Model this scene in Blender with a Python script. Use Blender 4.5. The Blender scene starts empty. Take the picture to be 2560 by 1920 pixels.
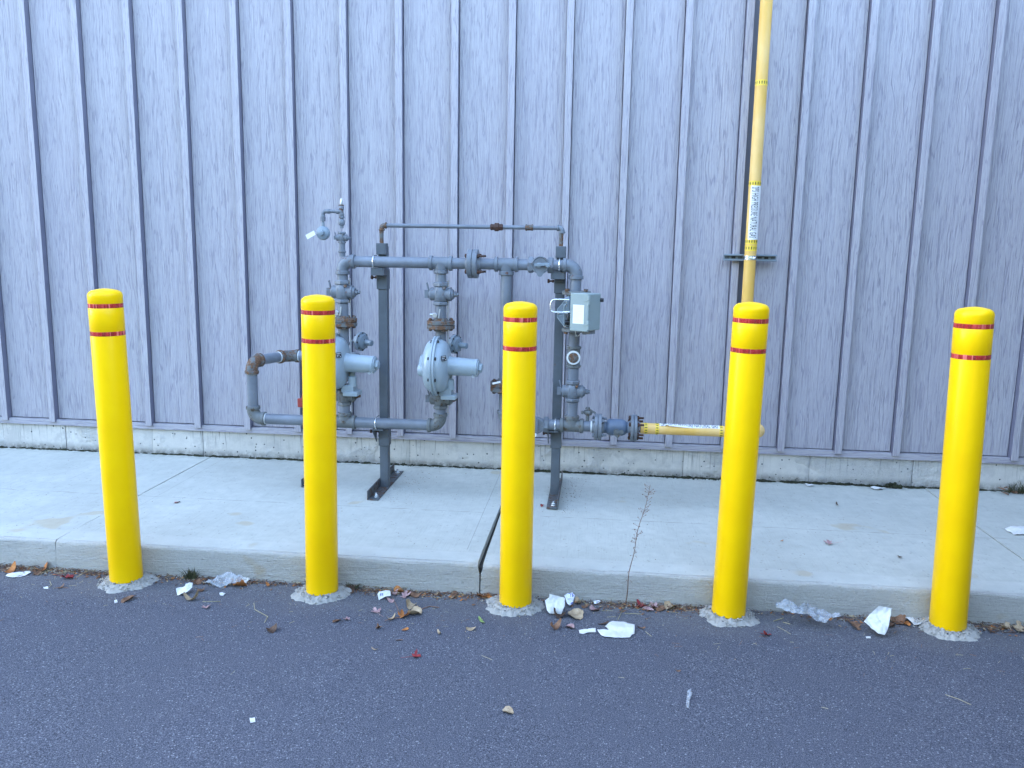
import bpy, math, random
from mathutils import Vector, Matrix, noise
V3 = Vector

# ------------------------------------------------------------------ camera, world, sun, exposure
S = bpy.context.scene
COL = S.collection
R_ = math.radians
CAM_H = 1.8307
FPX = 2047.0                      # focal length in pixels of a 2560 px wide picture
PITCH, YAW, ROLL = 0.1630, 0.0997, 0.0175
fwd = Vector((-math.sin(YAW), math.cos(YAW), 0)); rgt = Vector((math.cos(YAW), math.sin(YAW), 0)); upv = Vector((0, 0, 1))
F_ = fwd*math.cos(PITCH) - upv*math.sin(PITCH); U2 = upv*math.cos(PITCH) + fwd*math.sin(PITCH)
RR = rgt*math.cos(ROLL) + U2*math.sin(ROLL); UU = U2*math.cos(ROLL) - rgt*math.sin(ROLL)
cam = bpy.data.cameras.new("camera"); camo = bpy.data.objects.new("camera", cam); COL.objects.link(camo)
cam.sensor_width = 36; cam.lens = FPX/2560*36; cam.clip_end = 1000; cam.clip_start = .05
camo.matrix_world = Matrix(((RR.x, UU.x, -F_.x, 0), (RR.y, UU.y, -F_.y, 0), (RR.z, UU.z, -F_.z, CAM_H), (0, 0, 0, 1)))
S.camera = camo

SUN_EL, SUN_AZ = R_(26), R_(-48)   # the sun stands behind the building: the wall is in open shade
w = bpy.data.worlds.new("World"); S.world = w; w.use_nodes = True
nt = w.node_tree; bg = nt.nodes["Background"]; sky = nt.nodes.new("ShaderNodeTexSky")
sky.sky_type = 'NISHITA'; sky.sun_disc = False; sky.sun_elevation = SUN_EL; sky.sun_rotation = SUN_AZ
sky.air_density = 1.0; sky.dust_density = 2.0; sky.ozone_density = 1.0
nt.links.new(sky.outputs[0], bg.inputs[0]); bg.inputs[1].default_value = 0.15
sl = bpy.data.lights.new("sun", 'SUN'); sl.energy = 3.0; sl.angle = R_(0.5); sl.color = (1, .95, .87)
so = bpy.data.objects.new("sun", sl); COL.objects.link(so)
sdir = Vector((math.sin(SUN_AZ)*math.cos(SUN_EL), math.cos(SUN_AZ)*math.cos(SUN_EL), math.sin(SUN_EL)))
so.rotation_euler = (-sdir).to_track_quat('-Z', 'Y').to_euler(); so.location = (0, 0, 12)
S.view_settings.view_transform = 'Standard'; S.view_settings.look = 'None'
S.view_settings.exposure = 3.76; S.view_settings.gamma = 1

# ------------------------------------------------------------------ picture <-> world helpers
def ray(px, py): return F_ + RR*((px-1280)/FPX) - UU*((py-960)/FPX)
def atY(px, py, Y):
    d = ray(px, py); return d*(Y/d.y) + Vector((0, 0, CAM_H))
def atZ(px, py, Z=0.0):
    d = ray(px, py); return d*((Z-CAM_H)/d.z) + Vector((0, 0, CAM_H))
PY = 5.34                          # depth of the pipework
def zy(py, X, Y=PY):
    k = (960-py)/FPX
    return CAM_H + (k*(X*F_.x+Y*F_.y) - (X*UU.x+Y*UU.y))/(UU.z - k*F_.z)
def xx(px, z, Y=PY):
    k = (px-1280)/FPX; dz = z-CAM_H
    return (k*(Y*F_.y+dz*F_.z) - (Y*RR.y+dz*RR.z))/(RR.x - k*F_.x)

# ------------------------------------------------------------------ object helpers
OFF = {}
def tag(o, label=None, cat=None, group=None, kind=None):
    if label: o['label'] = label
    if cat: o['category'] = cat
    if group: o['group'] = group
    if kind: o['kind'] = kind
    return o
def empty(name, loc, label, cat, group=None):
    o = bpy.data.objects.new(name, None); COL.objects.link(o); o.location = loc; o.empty_display_size = .1
    OFF[o.name] = Vector(loc); return tag(o, label, cat, group)

class MB:
    def __init__(s): s.v = []; s.f = []; s.m = []; s.mi = 0
    def add(s, vs, fs):
        b = len(s.v); s.v += [tuple(v) for v in vs]; s.f += [tuple(b+i for i in f) for f in fs]; s.m += [s.mi]*len(fs); return s
    def box(s, c, size, rot=None, ):
        x, y, z = size[0]/2, size[1]/2, size[2]/2
        vs = [Vector((a*x, b*y, d*z)) for a in (-1, 1) for b in (-1, 1) for d in (-1, 1)]
        if rot is not None: vs = [rot @ v for v in vs]
        c = Vector(c)
        return s.add([v+c for v in vs], [(0,1,3,2),(4,6,7,5),(0,4,5,1),(2,3,7,6),(0,2,6,4),(1,5,7,3)])
    def prism(s, poly, a, b):          # poly of 2D (u,w) on frame: function pt(u,w,t)
        pass
    def lathe(s, prof, c, ax, seg=32, squash=1.0, start=0.0, cap=True):
        ax = Vector(ax).normalized(); t = Vector((0, 0, 1)) if abs(ax.z) < .9 else Vector((0, -1, 0))
        e1 = t.cross(ax).normalized(); e2 = ax.cross(e1); c = Vector(c); vs = []; fs = []
        for r, h in prof:
            for k in range(seg):
                a = start + 2*math.pi*k/seg; vs.append(c+ax*h+e1*(r*math.cos(a))+e2*(r*math.sin(a)*squash))
        n = len(prof)
        for i in range(n-1):
            for k in range(seg):
                k2 = (k+1) % seg; fs.append((i*seg+k, i*seg+k2, (i+1)*seg+k2, (i+1)*seg+k))
        if cap:
            fs.append(tuple(reversed(range(seg)))); fs.append(tuple((n-1)*seg+k for k in range(seg)))
        return s.add(vs, fs)
    def hexa(s, c, ax, r, h0, h1, start=0.26, ch=.1):
        e = r*ch
        return s.lathe([(r-e, h0), (r, h0+e), (r, h1-e), (r-e, h1)], c, ax, 6, start=start)
    def cyl(s, a, b, r, seg=28, ch=0.0):
        a = Vector(a); b = Vector(b); L = (b-a).length
        if ch: return s.lathe([(r-ch, 0), (r, ch), (r, L-ch), (r-ch, L)], a, b-a, seg)
        return s.lathe([(r, 0), (r, L)], a, b-a, seg)
    def tube(s, pts, r, seg=16, cap=True):
        pts = [Vector(p) for p in pts]; n = len(pts); rs = r if isinstance(r, (list, tuple)) else [r]*n
        vs = []; fs = []; prev = None
        for i, p in enumerate(pts):
            d = (pts[min(i+1, n-1)]-pts[max(i-1, 0)]).normalized()
            if prev is None:
                t = Vector((0, 0, 1)) if abs(d.z) < .9 else Vector((1, 0, 0)); e1 = d.cross(t).normalized()
            else:
                e1 = (prev - d*prev.dot(d)).normalized()
            prev = e1; e2 = d.cross(e1)
            for k in range(seg):
                a = 2*math.pi*k/seg; vs.append(p+e1*(rs[i]*math.cos(a))+e2*(rs[i]*math.sin(a)))
        for i in range(n-1):
            for k in range(seg):
                k2 = (k+1) % seg; fs.append((i*seg+k, i*seg+k2, (i+1)*seg+k2, (i+1)*seg+k))
        if cap:
            fs.append(tuple(reversed(range(seg)))); fs.append(tuple((n-1)*seg+k for k in range(seg)))
        return s.add(vs, fs)
    def build(s, name, mats, parent=None, sharp=35, bevel=0, loc=None, smooth=True):
        me = bpy.data.meshes.new(name); me.from_pydata(s.v, [], s.f)
        if not isinstance(mats, (list, tuple)): mats = [mats]
        for m in mats: me.materials.append(m)
        me.polygons.foreach_set('material_index', s.m)
        if smooth:
            me.polygons.foreach_set('use_smooth', [True]*len(me.polygons)); me.set_sharp_from_angle(angle=R_(sharp))
        me.update()
        o = bpy.data.objects.new(name, me); COL.objects.link(o)
        if parent is not None:
            o.parent = parent; o.location = -OFF.get(parent.name, Vector((0, 0, 0)))
            OFF[o.name] = Vector((0, 0, 0))
        if loc is not None: o.location = loc
        if bevel:
            b = o.modifiers.new('bevel', 'BEVEL'); b.width = bevel; b.segments = 2; b.limit_method = 'ANGLE'; b.angle_limit = R_(40)
        return o

def arc(corner, d0, d1, rad, n=10):
    """points of a quarter bend that comes in along -d0 and leaves along d1 (unit vectors away from the corner)"""
    c = Vector(corner); d0 = Vector(d0); d1 = Vector(d1); ctr = c+d0*rad+d1*rad; out = []
    for i in range(n+1):
        t = i/n*math.pi/2; out.append(ctr - d1*rad*math.cos(t) - d0*rad*math.sin(t))
    return out

# ------------------------------------------------------------------ materials
def new_mat(name):
    m = bpy.data.materials.new(name); m.use_nodes = True; t = m.node_tree; return m, t, t.nodes["Principled BSDF"]
class NT:
    def __init__(s, t): s.t = t
    def n(s, typ, **kw):
        nd = s.t.nodes.new(typ)
        for k, v in kw.items():
            if k.startswith('_'): nd.inputs[k[1:].replace('_', ' ')].default_value = v
            else: setattr(nd, k, v)
        return nd
    def l(s, a, b): s.t.links.new(a, b)
    def coord(s, scale=(1, 1, 1), loc=(0, 0, 0)):
        c = s.n('ShaderNodeTexCoord'); mp = s.n('ShaderNodeMapping'); mp.inputs['Scale'].default_value = scale; mp.inputs['Location'].default_value = loc
        s.l(c.outputs['Object'], mp.inputs['Vector']); return mp.outputs[0]
    def noise(s, vec, scale, detail=3, rough=.5, dist=0):
        a = s.n('ShaderNodeTexNoise'); a.inputs['Scale'].default_value = scale; a.inputs['Detail'].default_value = detail
        a.inputs['Roughness'].default_value = rough; a.inputs['Distortion'].default_value = dist; s.l(vec, a.inputs['Vector']); return a.outputs['Fac']
    def ramp(s, fac, stops, interp='LINEAR'):
        r = s.n('ShaderNodeValToRGB'); r.color_ramp.interpolation = interp; el = r.color_ramp.elements
        while len(el) < len(stops): el.new(.5)
        for e, (p, c) in zip(el, stops):
            e.position = p; e.color = c if len(c) == 4 else (*c, 1)
        s.l(fac, r.inputs[0]); return r.outputs[0]
    def val(s, fac, a, b, lo=0.0, hi=1.0):
        r = s.n('ShaderNodeMapRange'); r.inputs['From Min'].default_value = a; r.inputs['From Max'].default_value = b
        r.inputs['To Min'].default_value = lo; r.inputs['To Max'].default_value = hi; s.l(fac, r.inputs[0]); return r.outputs[0]
    def mix(s, fac, a, b, mode='MIX'):
        m = s.n('ShaderNodeMix', data_type='RGBA', blend_type=mode)
        for sock, v in ((m.inputs[0], fac), (m.inputs[6], a), (m.inputs[7], b)):
            if hasattr(v, 'is_output'): s.l(v, sock)
            elif isinstance(v, (int, float)): sock.default_value = v
            else: sock.default_value = (*v, 1) if len(v) == 3 else v
        return m.outputs[2]
    def math(s, op, a, b=0.0, c=None):
        m = s.n('ShaderNodeMath', operation=op)
        for i, v in enumerate((a, b) if c is None else (a, b, c)):
            if hasattr(v, 'is_output'): s.l(v, m.inputs[i])
            else: m.inputs[i].default_value = v
        return m.outputs[0]
    def sep(s, vec):
        x = s.n('ShaderNodeSeparateXYZ'); s.l(vec, x.inputs[0]); return x.outputs
    def comb(s, x, y, z):
        c = s.n('ShaderNodeCombineXYZ')
        for i, v in enumerate((x, y, z)):
            if hasattr(v, 'is_output'): s.l(v, c.inputs[i])
            else: c.inputs[i].default_value = v
        return c.outputs[0]
    def bump(s, h, strength, dist, bs, prev=None):
        b = s.n('ShaderNodeBump'); b.inputs['Strength'].default_value = strength; b.inputs['Distance'].default_value = dist
        s.l(h, b.inputs['Height'])
        if prev is not None: s.l(prev, b.inputs['Normal'])
        s.l(b.outputs[0], bs.inputs['Normal']); return b.outputs[0]

def simple(name, col, rough=.5, metal=0, spec=.5):
    m, t, b = new_mat(name); b.inputs['Base Color'].default_value = (*col, 1); b.inputs['Roughness'].default_value = rough
    b.inputs['Metallic'].default_value = metal; b.inputs['Specular IOR Level'].default_value = spec; return m

def painted(name, col, rust=0.0, rough=.42, vary=.18, grime=.3, rustcol=(.13, .05, .022)):
    m, t, b = new_mat(name); N = NT(t); v = N.coord()
    n1 = N.noise(v, 9, 5, .6); n2 = N.noise(v, 60, 4, .6)
    c = N.mix(N.val(n1, .3, .7), tuple(x*(1-vary) for x in col), tuple(min(1, x*(1+vary)) for x in col))
    c = N.mix(N.val(n2, .62, .72, 0, grime), c, (.09, .085, .07))
    n3 = N.noise(v, 26, 6, .7)
    if rust > 0:
        hi = .72-.32*rust
        rc = N.ramp(N.noise(v, 110, 4, .7), [(.3, tuple(x*.45 for x in rustcol)), (.55, rustcol), (.75, (rustcol[0]*2.1, rustcol[1]*2.0, rustcol[2]*1.6))])
        rm = N.val(n3, hi-.03, hi+.05); c = N.mix(rm, c, rc)
        N.l(N.mix(rm, (rough,)*3, (.85,)*3), b.inputs['Roughness'])
    else: b.inputs['Roughness'].default_value = rough
    N.l(c, b.inputs['Base Color']); N.bump(N.noise(v, 140, 4, .6), .25, .003, b, N.bump(n1, .2, .004, b))
    return m

PIPE = painted('grey_painted_pipe', (.150, .168, .195), .12, .38)
FIT = painted('grey_cast_fitting', (.140, .158, .180), .30, .45)
FITR = painted('weathered_cast_fitting', (.125, .135, .135), .42, .6, rustcol=(.085, .06, .04))
FLR = painted('rusting_flange', (.105, .112, .11), .76, .6, rustcol=(.14, .07, .036))
RUST = painted('rust', (.065, .035, .026), .6, .85, rustcol=(.085, .035, .02))
POST = painted('dark_grey_post_steel', (.082, .096, .112), .12, .5)
FOOT = painted('rusty_foot_steel', (.075, .085, .09), .62, .6, rustcol=(.10, .055, .035))
REG = painted('light_grey_casting', (.29, .345, .375), 0, .3, vary=.06, grime=.12)
REG2 = painted('mid_grey_casting', (.20, .245, .285), 0, .35, vary=.06, grime=.12)
BOX = painted('grey_green_enclosure', (.24, .295, .29), 0, .4, vary=.05, grime=.1)
BLUEV = painted('blue_grey_casting', (.10, .135, .19), .1, .4)
GALV = simple('galvanised_steel', (.55, .58, .6), .35, .7)
WHITE = simple('white_card', (.72, .71, .68), .6)
SEAL = simple('white_sealant', (.62, .64, .64), .6)
BLACK = simple('black_plastic', (.012, .012, .014), .45)
REDP = painted('red_painted_iron', (.30, .045, .035), .2, .5)
CHROME = simple('silver_fitting', (.8, .82, .83), .25, .85)
INK = simple('black_ink', (.015, .015, .02), .6)
INKB = simple('blue_ink', (.03, .06, .25), .6)
INKF = simple('faint_grey_ink', (.62, .64, .66), .6)

# yellow plastic sleeve
YEL, t, b = new_mat('yellow_plastic'); N = NT(t); v = N.coord()
c = N.mix(N.val(N.noise(v, 5, 4), .3, .7), (.93, .53, .0005), (.98, .59, .0005))
c = N.mix(N.val(N.noise(N.coord((1, 1, .25)), 55, 5, .7), .70, .78, 0, .5), c, (.45, .33, .02))
N.l(c, b.inputs['Base Color']); b.inputs['Roughness'].default_value = .3; b.inputs['Specular IOR Level'].default_value = .2
N.bump(N.noise(N.coord((1, 1, .3)), 22, 3), .08, .002, b)

# red reflective tape: its glints are painted as paler blocks around the post
TAPE, t, b = new_mat('red_reflective_tape'); N = NT(t)
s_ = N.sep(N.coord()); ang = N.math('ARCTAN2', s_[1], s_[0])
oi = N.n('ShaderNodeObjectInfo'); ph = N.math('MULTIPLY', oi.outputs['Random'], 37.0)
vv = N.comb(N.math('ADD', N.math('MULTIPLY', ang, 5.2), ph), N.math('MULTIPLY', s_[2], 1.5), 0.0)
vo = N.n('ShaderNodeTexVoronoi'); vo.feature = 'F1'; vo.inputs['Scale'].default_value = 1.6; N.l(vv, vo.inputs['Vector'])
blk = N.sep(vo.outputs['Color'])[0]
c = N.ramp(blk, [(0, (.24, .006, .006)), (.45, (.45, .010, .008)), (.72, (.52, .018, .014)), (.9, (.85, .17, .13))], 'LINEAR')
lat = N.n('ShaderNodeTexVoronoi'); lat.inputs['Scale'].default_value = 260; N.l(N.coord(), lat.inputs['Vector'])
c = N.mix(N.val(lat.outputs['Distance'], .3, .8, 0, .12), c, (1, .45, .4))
N.l(c, b.inputs['Base Color']); b.inputs['Roughness'].default_value = .22

# faux wood board and batten siding: embossed steel with a printed grain
def siding(name, horizontal=False):
    m, t, b = new_mat(name); N = NT(t); tc = N.n('ShaderNodeTexCoord'); s_ = N.sep(tc.outputs['Object'])
    X, Z = (s_[2], s_[0]) if horizontal else (s_[0], s_[2])
    warp = N.noise(N.comb(N.math('MULTIPLY', X, 6.0), 0.0, N.math('MULTIPLY', Z, 2.2)), 1.0, 3, .55)
    Xw = N.math('ADD', X, N.math('MULTIPLY', N.math('SUBTRACT', warp, .5), .05))
    g1 = N.noise(N.comb(N.math('MULTIPLY', Xw, 130.0), s_[1], N.math('MULTIPLY', Z, 6.5)), 1.0, 4, .65)
    g2 = N.noise(N.comb(N.math('MULTIPLY', Xw, 300.0), s_[1], N.math('MULTIPLY', Z, 16.0)), 1.0, 3, .6)
    g3 = N.noise(N.comb(N.math('MULTIPLY', Xw, 26.0), s_[1], N.math('MULTIPLY', Z, 1.2)), 1.0, 3, .5)
    wav = N.n('ShaderNodeTexWave', wave_type='BANDS', bands_direction='X'); wav.inputs['Scale'].default_value = 16
    wav.inputs['Distortion'].default_value = 9; wav.inputs['Detail'].default_value = 3; wav.inputs['Detail Scale'].default_value = .8
    N.l(N.comb(Xw, 0.0, N.math('MULTIPLY', Z, .09)), wav.inputs['Vector'])
    base = N.mix(N.val(g3, .25, .75), (.37, .35, .372), (.41, .388, .402))
    base = N.mix(N.val(wav.outputs['Fac'], .0, .35, .28, 0), base, (.285, .26, .285))
    c = N.mix(N.val(g1, .38, .47, .25, 0), base, (.185, .18, .225))
    c = N.mix(N.val(g2, .34, .42, .3, 0), c, (.14, .135, .18))
    c = N.mix(N.val(g1, .56, .66, 0, .3), c, (.54, .52, .53))
    def lines(fx, fz, wd, seed):
        n_ = N.noise(N.comb(N.math('MULTIPLY', Xw, fx), seed, N.math('MULTIPLY', Z, fz)), 1.0, 2, .5)
        a_ = N.math('ABSOLUTE', N.math('SUBTRACT', N.math('FRACT', N.math('MULTIPLY', n_, 8.0)), .5))
        br_ = N.noise(N.comb(N.math('MULTIPLY', X, 34.0), seed+4.0, N.math('MULTIPLY', Z, 4.5)), 1.0, 3, .6)
        return N.math('MULTIPLY', N.val(a_, wd*.4, wd, 1, 0), N.val(br_, .42, .54))
    l1 = lines(19.0, .9, .13, 1.0); l2 = lines(36.0, 1.9, .13, 7.0)
    c = N.mix(N.math('MULTIPLY', l1, .5), c, (.175, .165, .215)); c = N.mix(N.math('MULTIPLY', l2, .42), c, (.15, .14, .185))
    big = N.noise(N.comb(X, 0.0, N.math('MULTIPLY', Z, .5)), 1.3, 3)
    c = N.mix(N.val(big, .3, .7, 0, .22), c, (.335, .30, .35))
    N.l(c, b.inputs['Base Color']); b.inputs['Roughness'].default_value = .48; b.inputs['Specular IOR Level'].default_value = .35
    h = N.math('ADD', N.math('ADD', N.math('MULTIPLY', g1, .5), N.math('MULTIPLY', l1, -.5)), N.math('ADD', N.math('MULTIPLY', g2, .35), N.math('MULTIPLY', wav.outputs['Fac'], .15)))
    N.bump(h, .8, .004, b)
    return m
SIDE = painted('shaded_batten_return', (.15, .145, .19), 0, .5, vary=.08, grime=.1); SID = siding('wood_grain_siding'); SIDH = siding('wood_grain_trim', True)

# concrete
def concrete(name, col, pits=.5, streak=None, broom=None):
    m, t, b = new_mat(name); N = NT(t); v = N.coord(); s_ = N.sep(N.coord())
    big = N.noise(v, 1.7, 5, .6); mid = N.noise(v, 14, 5, .65); fine = N.noise(v, 170, 4, .6)
    c = N.mix(N.val(big, .3, .7), tuple(x*.9 for x in col), tuple(x*1.1 for x in col))
    c = N.mix(N.val(mid, .35, .7, 0, .4), c, tuple(x*.68 for x in col))
    c = N.mix(N.val(fine, .35, .65, .16, 0), c, tuple(x*.5 for x in col))
    nrm = N.bump(N.math('ADD', N.math('MULTIPLY', mid, .6), N.math('MULTIPLY', fine, .25)), .35, .006, b)
    if pits:
        vo = N.n('ShaderNodeTexVoronoi'); vo.inputs['Scale'].default_value = 26; vo.inputs['Randomness'].default_value = 1
        N.l(N.coord((1, 1, 1)), vo.inputs['Vector'])
        dst = N.math('ADD', vo.outputs['Distance'], N.math('MULTIPLY', N.noise(v, 60, 3), .22))
        rnd = N.sep(vo.outputs['Color'])[0]
        pm = N.math('MULTIPLY', N.val(dst, .24, .29, 1, 0), N.val(rnd, .4, .45))
        c = N.mix(N.math('MULTIPLY', pm, pits), c, (.07, .075, .08))
        nrm = N.bump(N.math('MULTIPLY', pm, -1.0), .5, .006, b, nrm)
    if streak:                     # water marks that run down the face from the top
        st = N.noise(N.comb(N.math('MULTIPLY', s_[0], 60.0), 0.0, N.math('MULTIPLY', s_[2], 3.0)), 1.0, 3, .6)
        zone = N.noise(N.comb(s_[0], 0.0, 0.0), 1.6, 2)
        top = N.val(s_[2], .20, .38)
        k = N.math('MULTIPLY', N.math('MULTIPLY', N.val(st, .55, .62), N.val(zone, .46, .52)), top)
        c = N.mix(N.math('MULTIPLY', k, .75), c, (.06, .065, .05))
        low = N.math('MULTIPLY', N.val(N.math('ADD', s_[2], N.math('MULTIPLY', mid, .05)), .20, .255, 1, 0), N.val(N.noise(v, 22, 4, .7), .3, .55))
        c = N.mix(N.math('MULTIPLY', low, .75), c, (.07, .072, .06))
        c = N.mix(N.val(N.noise(v, 7, 5, .7), .52, .62, 0, .4), c, (.38, .36, .34))
        pt = N.val(N.noise(v, 2.6, 4, .6), .52, .6)    # patched render
        nrm = N.bump(N.math('MULTIPLY', pt, N.noise(v, 38, 5, .7, 1.5)), .8, .02, b, nrm)
        c = N.mix(N.math('MULTIPLY', pt, .3), c, (.46, .47, .47))
    if broom:                      # broom marks towards the kerb, floated margin, streaked kerb face
        br = N.noise(N.comb(N.math('MULTIPLY', s_[0], 160.0), N.math('MULTIPLY', s_[1], 4.0), 0.0), 1.0, 3, .6)
        face = N.val(N.math('ADD', s_[1], N.math('MULTIPLY', N.noise(N.comb(N.math('MULTIPLY', s_[0], 9.0), 0.0, 0.0), 1.0, 3), .012)), 4.140, 4.156, 1, 0)
        marg = N.val(N.math('ADD', s_[1], N.math('MULTIPLY', big, .03)), 4.295, 4.31, 1, 0)
        fm = N.math('MULTIPLY', N.math('SUBTRACT', 1.0, marg), N.val(br, .3, .46, .32, 0))
        c = N.mix(fm, c, tuple(x*.62 for x in col))
        ht = N.noise(N.comb(N.math('MULTIPLY', s_[0], 5.0), 0.0, N.math('MULTIPLY', s_[2], 190.0)), 1.0, 4, .6)
        zn = N.noise(N.comb(N.math('MULTIPLY', s_[0], 1.5), 0.0, N.math('MULTIPLY', s_[2], 12.0)), 1.0, 3)
        c = N.mix(N.math('MULTIPLY', face, N.math('MULTIPLY', N.val(ht, .40, .54, .85, 0), N.val(zn, .40, .56))), c, (.10, .10, .095))
        c = N.mix(N.math('MULTIPLY', N.math('MULTIPLY', face, N.val(N.noise(v, 6, 5, .75), .5, .64)), .4), c, (.20, .19, .18))
        warm = N.math('MULTIPLY', face, .7); c = N.mix(warm, c, (.425, .405, .365))
        c = N.mix(N.math('MULTIPLY', marg, .2), c, (.50, .50, .47))
        c = N.mix(N.math('MULTIPLY', N.math('MULTIPLY', face, N.val(N.noise(v, 95, 4, .75), .5, .62, 0, .55)), 1.0), c, (.48, .46, .43))
        # thin grey hairlines across the slab and a few ochre stains
        hl = N.math('ABSOLUTE', N.math('SUBTRACT', N.math('ADD', s_[1], N.math('MULTIPLY', N.noise(N.comb(N.math('MULTIPLY', s_[0], 9.0), 0.0, 0.0), 1.0, 4), .03)), 4.995))
        brk = N.val(N.noise(N.comb(N.math('MULTIPLY', s_[0], 7.0), 0.0, 3.0), 1.0, 3), .42, .56)
        c = N.mix(N.math('MULTIPLY', N.math('MULTIPLY', N.val(hl, .0015, .004, 1, 0), brk), .75), c, (.1, .1, .1))
        sp = N.val(N.noise(v, 3.1, 2, .4), .70, .74); c = N.mix(N.math('MULTIPLY', sp, .4), c, (.36, .27, .14))
        for xh, wv in ((-.668, .5), (-2.86, .35)):
            h2 = N.val(N.math('ABSOLUTE', N.math('SUBTRACT', s_[0], xh)), .0008, .003, 1, 0); c = N.mix(N.math('MULTIPLY', N.math('MULTIPLY', h2, N.val(s_[1], 4.3, 4.34)), wv), c, (.13, .13, .13))
        bk = N.math('MULTIPLY', N.val(s_[1], 5.93, 6.03), N.val(N.noise(v, 18, 5, .7), .4, .62)); c = N.mix(N.math('MULTIPLY', bk, .6), c, (.13, .14, .12))
        nrm = N.bump(br, .12, .004, b, nrm); nrm = N.bump(N.math('MULTIPLY', ht, face), .8, .008, b, nrm)
        rg = N.math('MULTIPLY', face, N.noise(v, 48, 5, .75)); nrm = N.bump(rg, .8, .014, b, nrm)
        nrm = N.bump(marg, .3, .004, b, nrm)
    N.l(c, b.inputs['Base Color']); b.inputs['Roughness'].default_value = .85; b.inputs['Specular IOR Level'].default_value = .25
    return m
SLAB = concrete('pavement_concrete', (.445, .45, .40), .25, broom=True)
FOUND = concrete('foundation_concrete', (.58, .55, .50), 1.0, streak=True)
CONE = concrete('rough_footing_concrete', (.33, .315, .285), 1.0)

ASPH, t, b = new_mat('asphalt'); N = NT(t); v = N.coord(); s_ = N.sep(N.coord())
fine = N.noise(v, 215, 3, .8); mid = N.noise(v, 55, 4, .6); big = N.noise(v, 1.1, 5, .6)
c = N.ramp(fine, [(.35, (.011, .012, .019)), (.45, (.038, .040, .055)), (.54, (.086, .090, .112)), (.65, (.20, .206, .23))])
c = N.mix(N.val(big, .35, .7, 0, .3), c, (.082, .084, .108))
vo = N.n('ShaderNodeTexVoronoi'); vo.inputs['Scale'].default_value = 105; N.l(v, vo.inputs['Vector'])
rnd = N.sep(vo.outputs['Color'])
c = N.mix(N.math('MULTIPLY', N.val(vo.outputs['Distance'], .22, .42, 1, 0), N.val(rnd[1], .72, .95, 0, .6)), c, (.36, .365, .38))
c = N.mix(N.math('MULTIPLY', N.val(vo.outputs['Distance'], .2, .45, 1, 0), N.val(rnd[2], .8, .95, 0, .7)), c, (.018, .018, .022))
dust = N.math('MULTIPLY', N.val(N.math('ADD', s_[1], N.math('MULTIPLY', N.noise(v, 5, 4), .35)), 3.9, 4.3), N.val(N.noise(v, 40, 4, .7), .3, .6))
c = N.mix(N.math('MULTIPLY', dust, .65), c, (.16, .15, .14))
N.l(c, b.inputs['Base Color']); b.inputs['Roughness'].default_value = .82; b.inputs['Specular IOR Level'].default_value = .3
N.bump(N.math('ADD', N.math('MULTIPLY', fine, .5), N.math('ADD', N.math('MULTIPLY', mid, .5), N.math('MULTIPLY', vo.outputs['Distance'], -.3))), .75, .006, b)

SOIL = simple('dark_soil', (.03, .028, .022), .95)
def varied(name, stops, rough=.7, scale=1.0, vein=True, trans=0):
    m, t, b = new_mat(name); N = NT(t); v = N.coord(); 
    c = N.ramp(N.noise(v, 28*scale, 4, .65), stops); c = N.mix(N.val(N.noise(v, 160, 3, .6), .5, .75, 0, .45), c, (.05, .03, .02))
    N.l(c, b.inputs['Base Color']); b.inputs['Roughness'].default_value = rough; b.inputs['Specular IOR Level'].default_value = .3
    N.bump(N.noise(v, 90, 3), .4, .003, b); return m
LEAFM = {
 'orange': varied('leaf_orange', [(.3, (.22, .075, .02)), (.6, (.45, .17, .045)), (.8, (.5, .26, .09))]),
 'brown': varied('leaf_brown', [(.3, (.09, .045, .025)), (.6, (.2, .105, .06)), (.8, (.3, .19, .12))]),
 'tan': varied('leaf_tan', [(.3, (.24, .17, .1)), (.6, (.4, .3, .19)), (.8, (.5, .4, .28))]),
 'red': varied('leaf_red', [(.3, (.14, .015, .02)), (.6, (.3, .035, .035)), (.8, (.36, .09, .07))]),
 'pink': varied('leaf_mauve', [(.3, (.24, .13, .13)), (.6, (.4, .26, .25)), (.8, (.5, .37, .35))]),
 'green': varied('leaf_green', [(.3, (.15, .24, .06)), (.6, (.26, .36, .12)), (.8, (.36, .44, .2))]),
 'dark': varied('leaf_dark', [(.3, (.035, .022, .016)), (.6, (.09, .05, .032)), (.8, (.15, .09, .06))]),
 'straw': varied('straw', [(.3, (.2, .17, .09)), (.6, (.38, .33, .2)), (.8, (.45, .4, .27))]),
}
PAPER, t, b = new_mat('paper'); N = NT(t); v = N.coord(); c = N.mix(N.val(N.noise(v, 14, 4), .35, .7), (.62, .61, .58), (.48, .475, .46)); c = N.mix(N.val(N.noise(v, 45, 5, .7), .6, .72, 0, .4), c, (.3, .28, .25))
N.l(c, b.inputs['Base Color']); b.inputs['Roughness'].default_value = .75; N.bump(N.noise(v, 25, 4, .6), .5, .006, b)
FILM, t, b = new_mat('clear_plastic_film'); N = NT(t); v = N.coord(); b.inputs['Base Color'].default_value = (.42, .44, .46, 1); b.inputs['Roughness'].default_value = .18
N.l(N.val(N.noise(v, 24, 4, .65), .35, .7, .25, .75), b.inputs['Alpha']); N.bump(N.noise(v, 40, 4, .7), .7, .008, b)
MOSS = varied('moss', [(.3, (.010, .011, .008)), (.6, (.026, .030, .014)), (.85, (.055, .065, .025))], .95)

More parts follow.
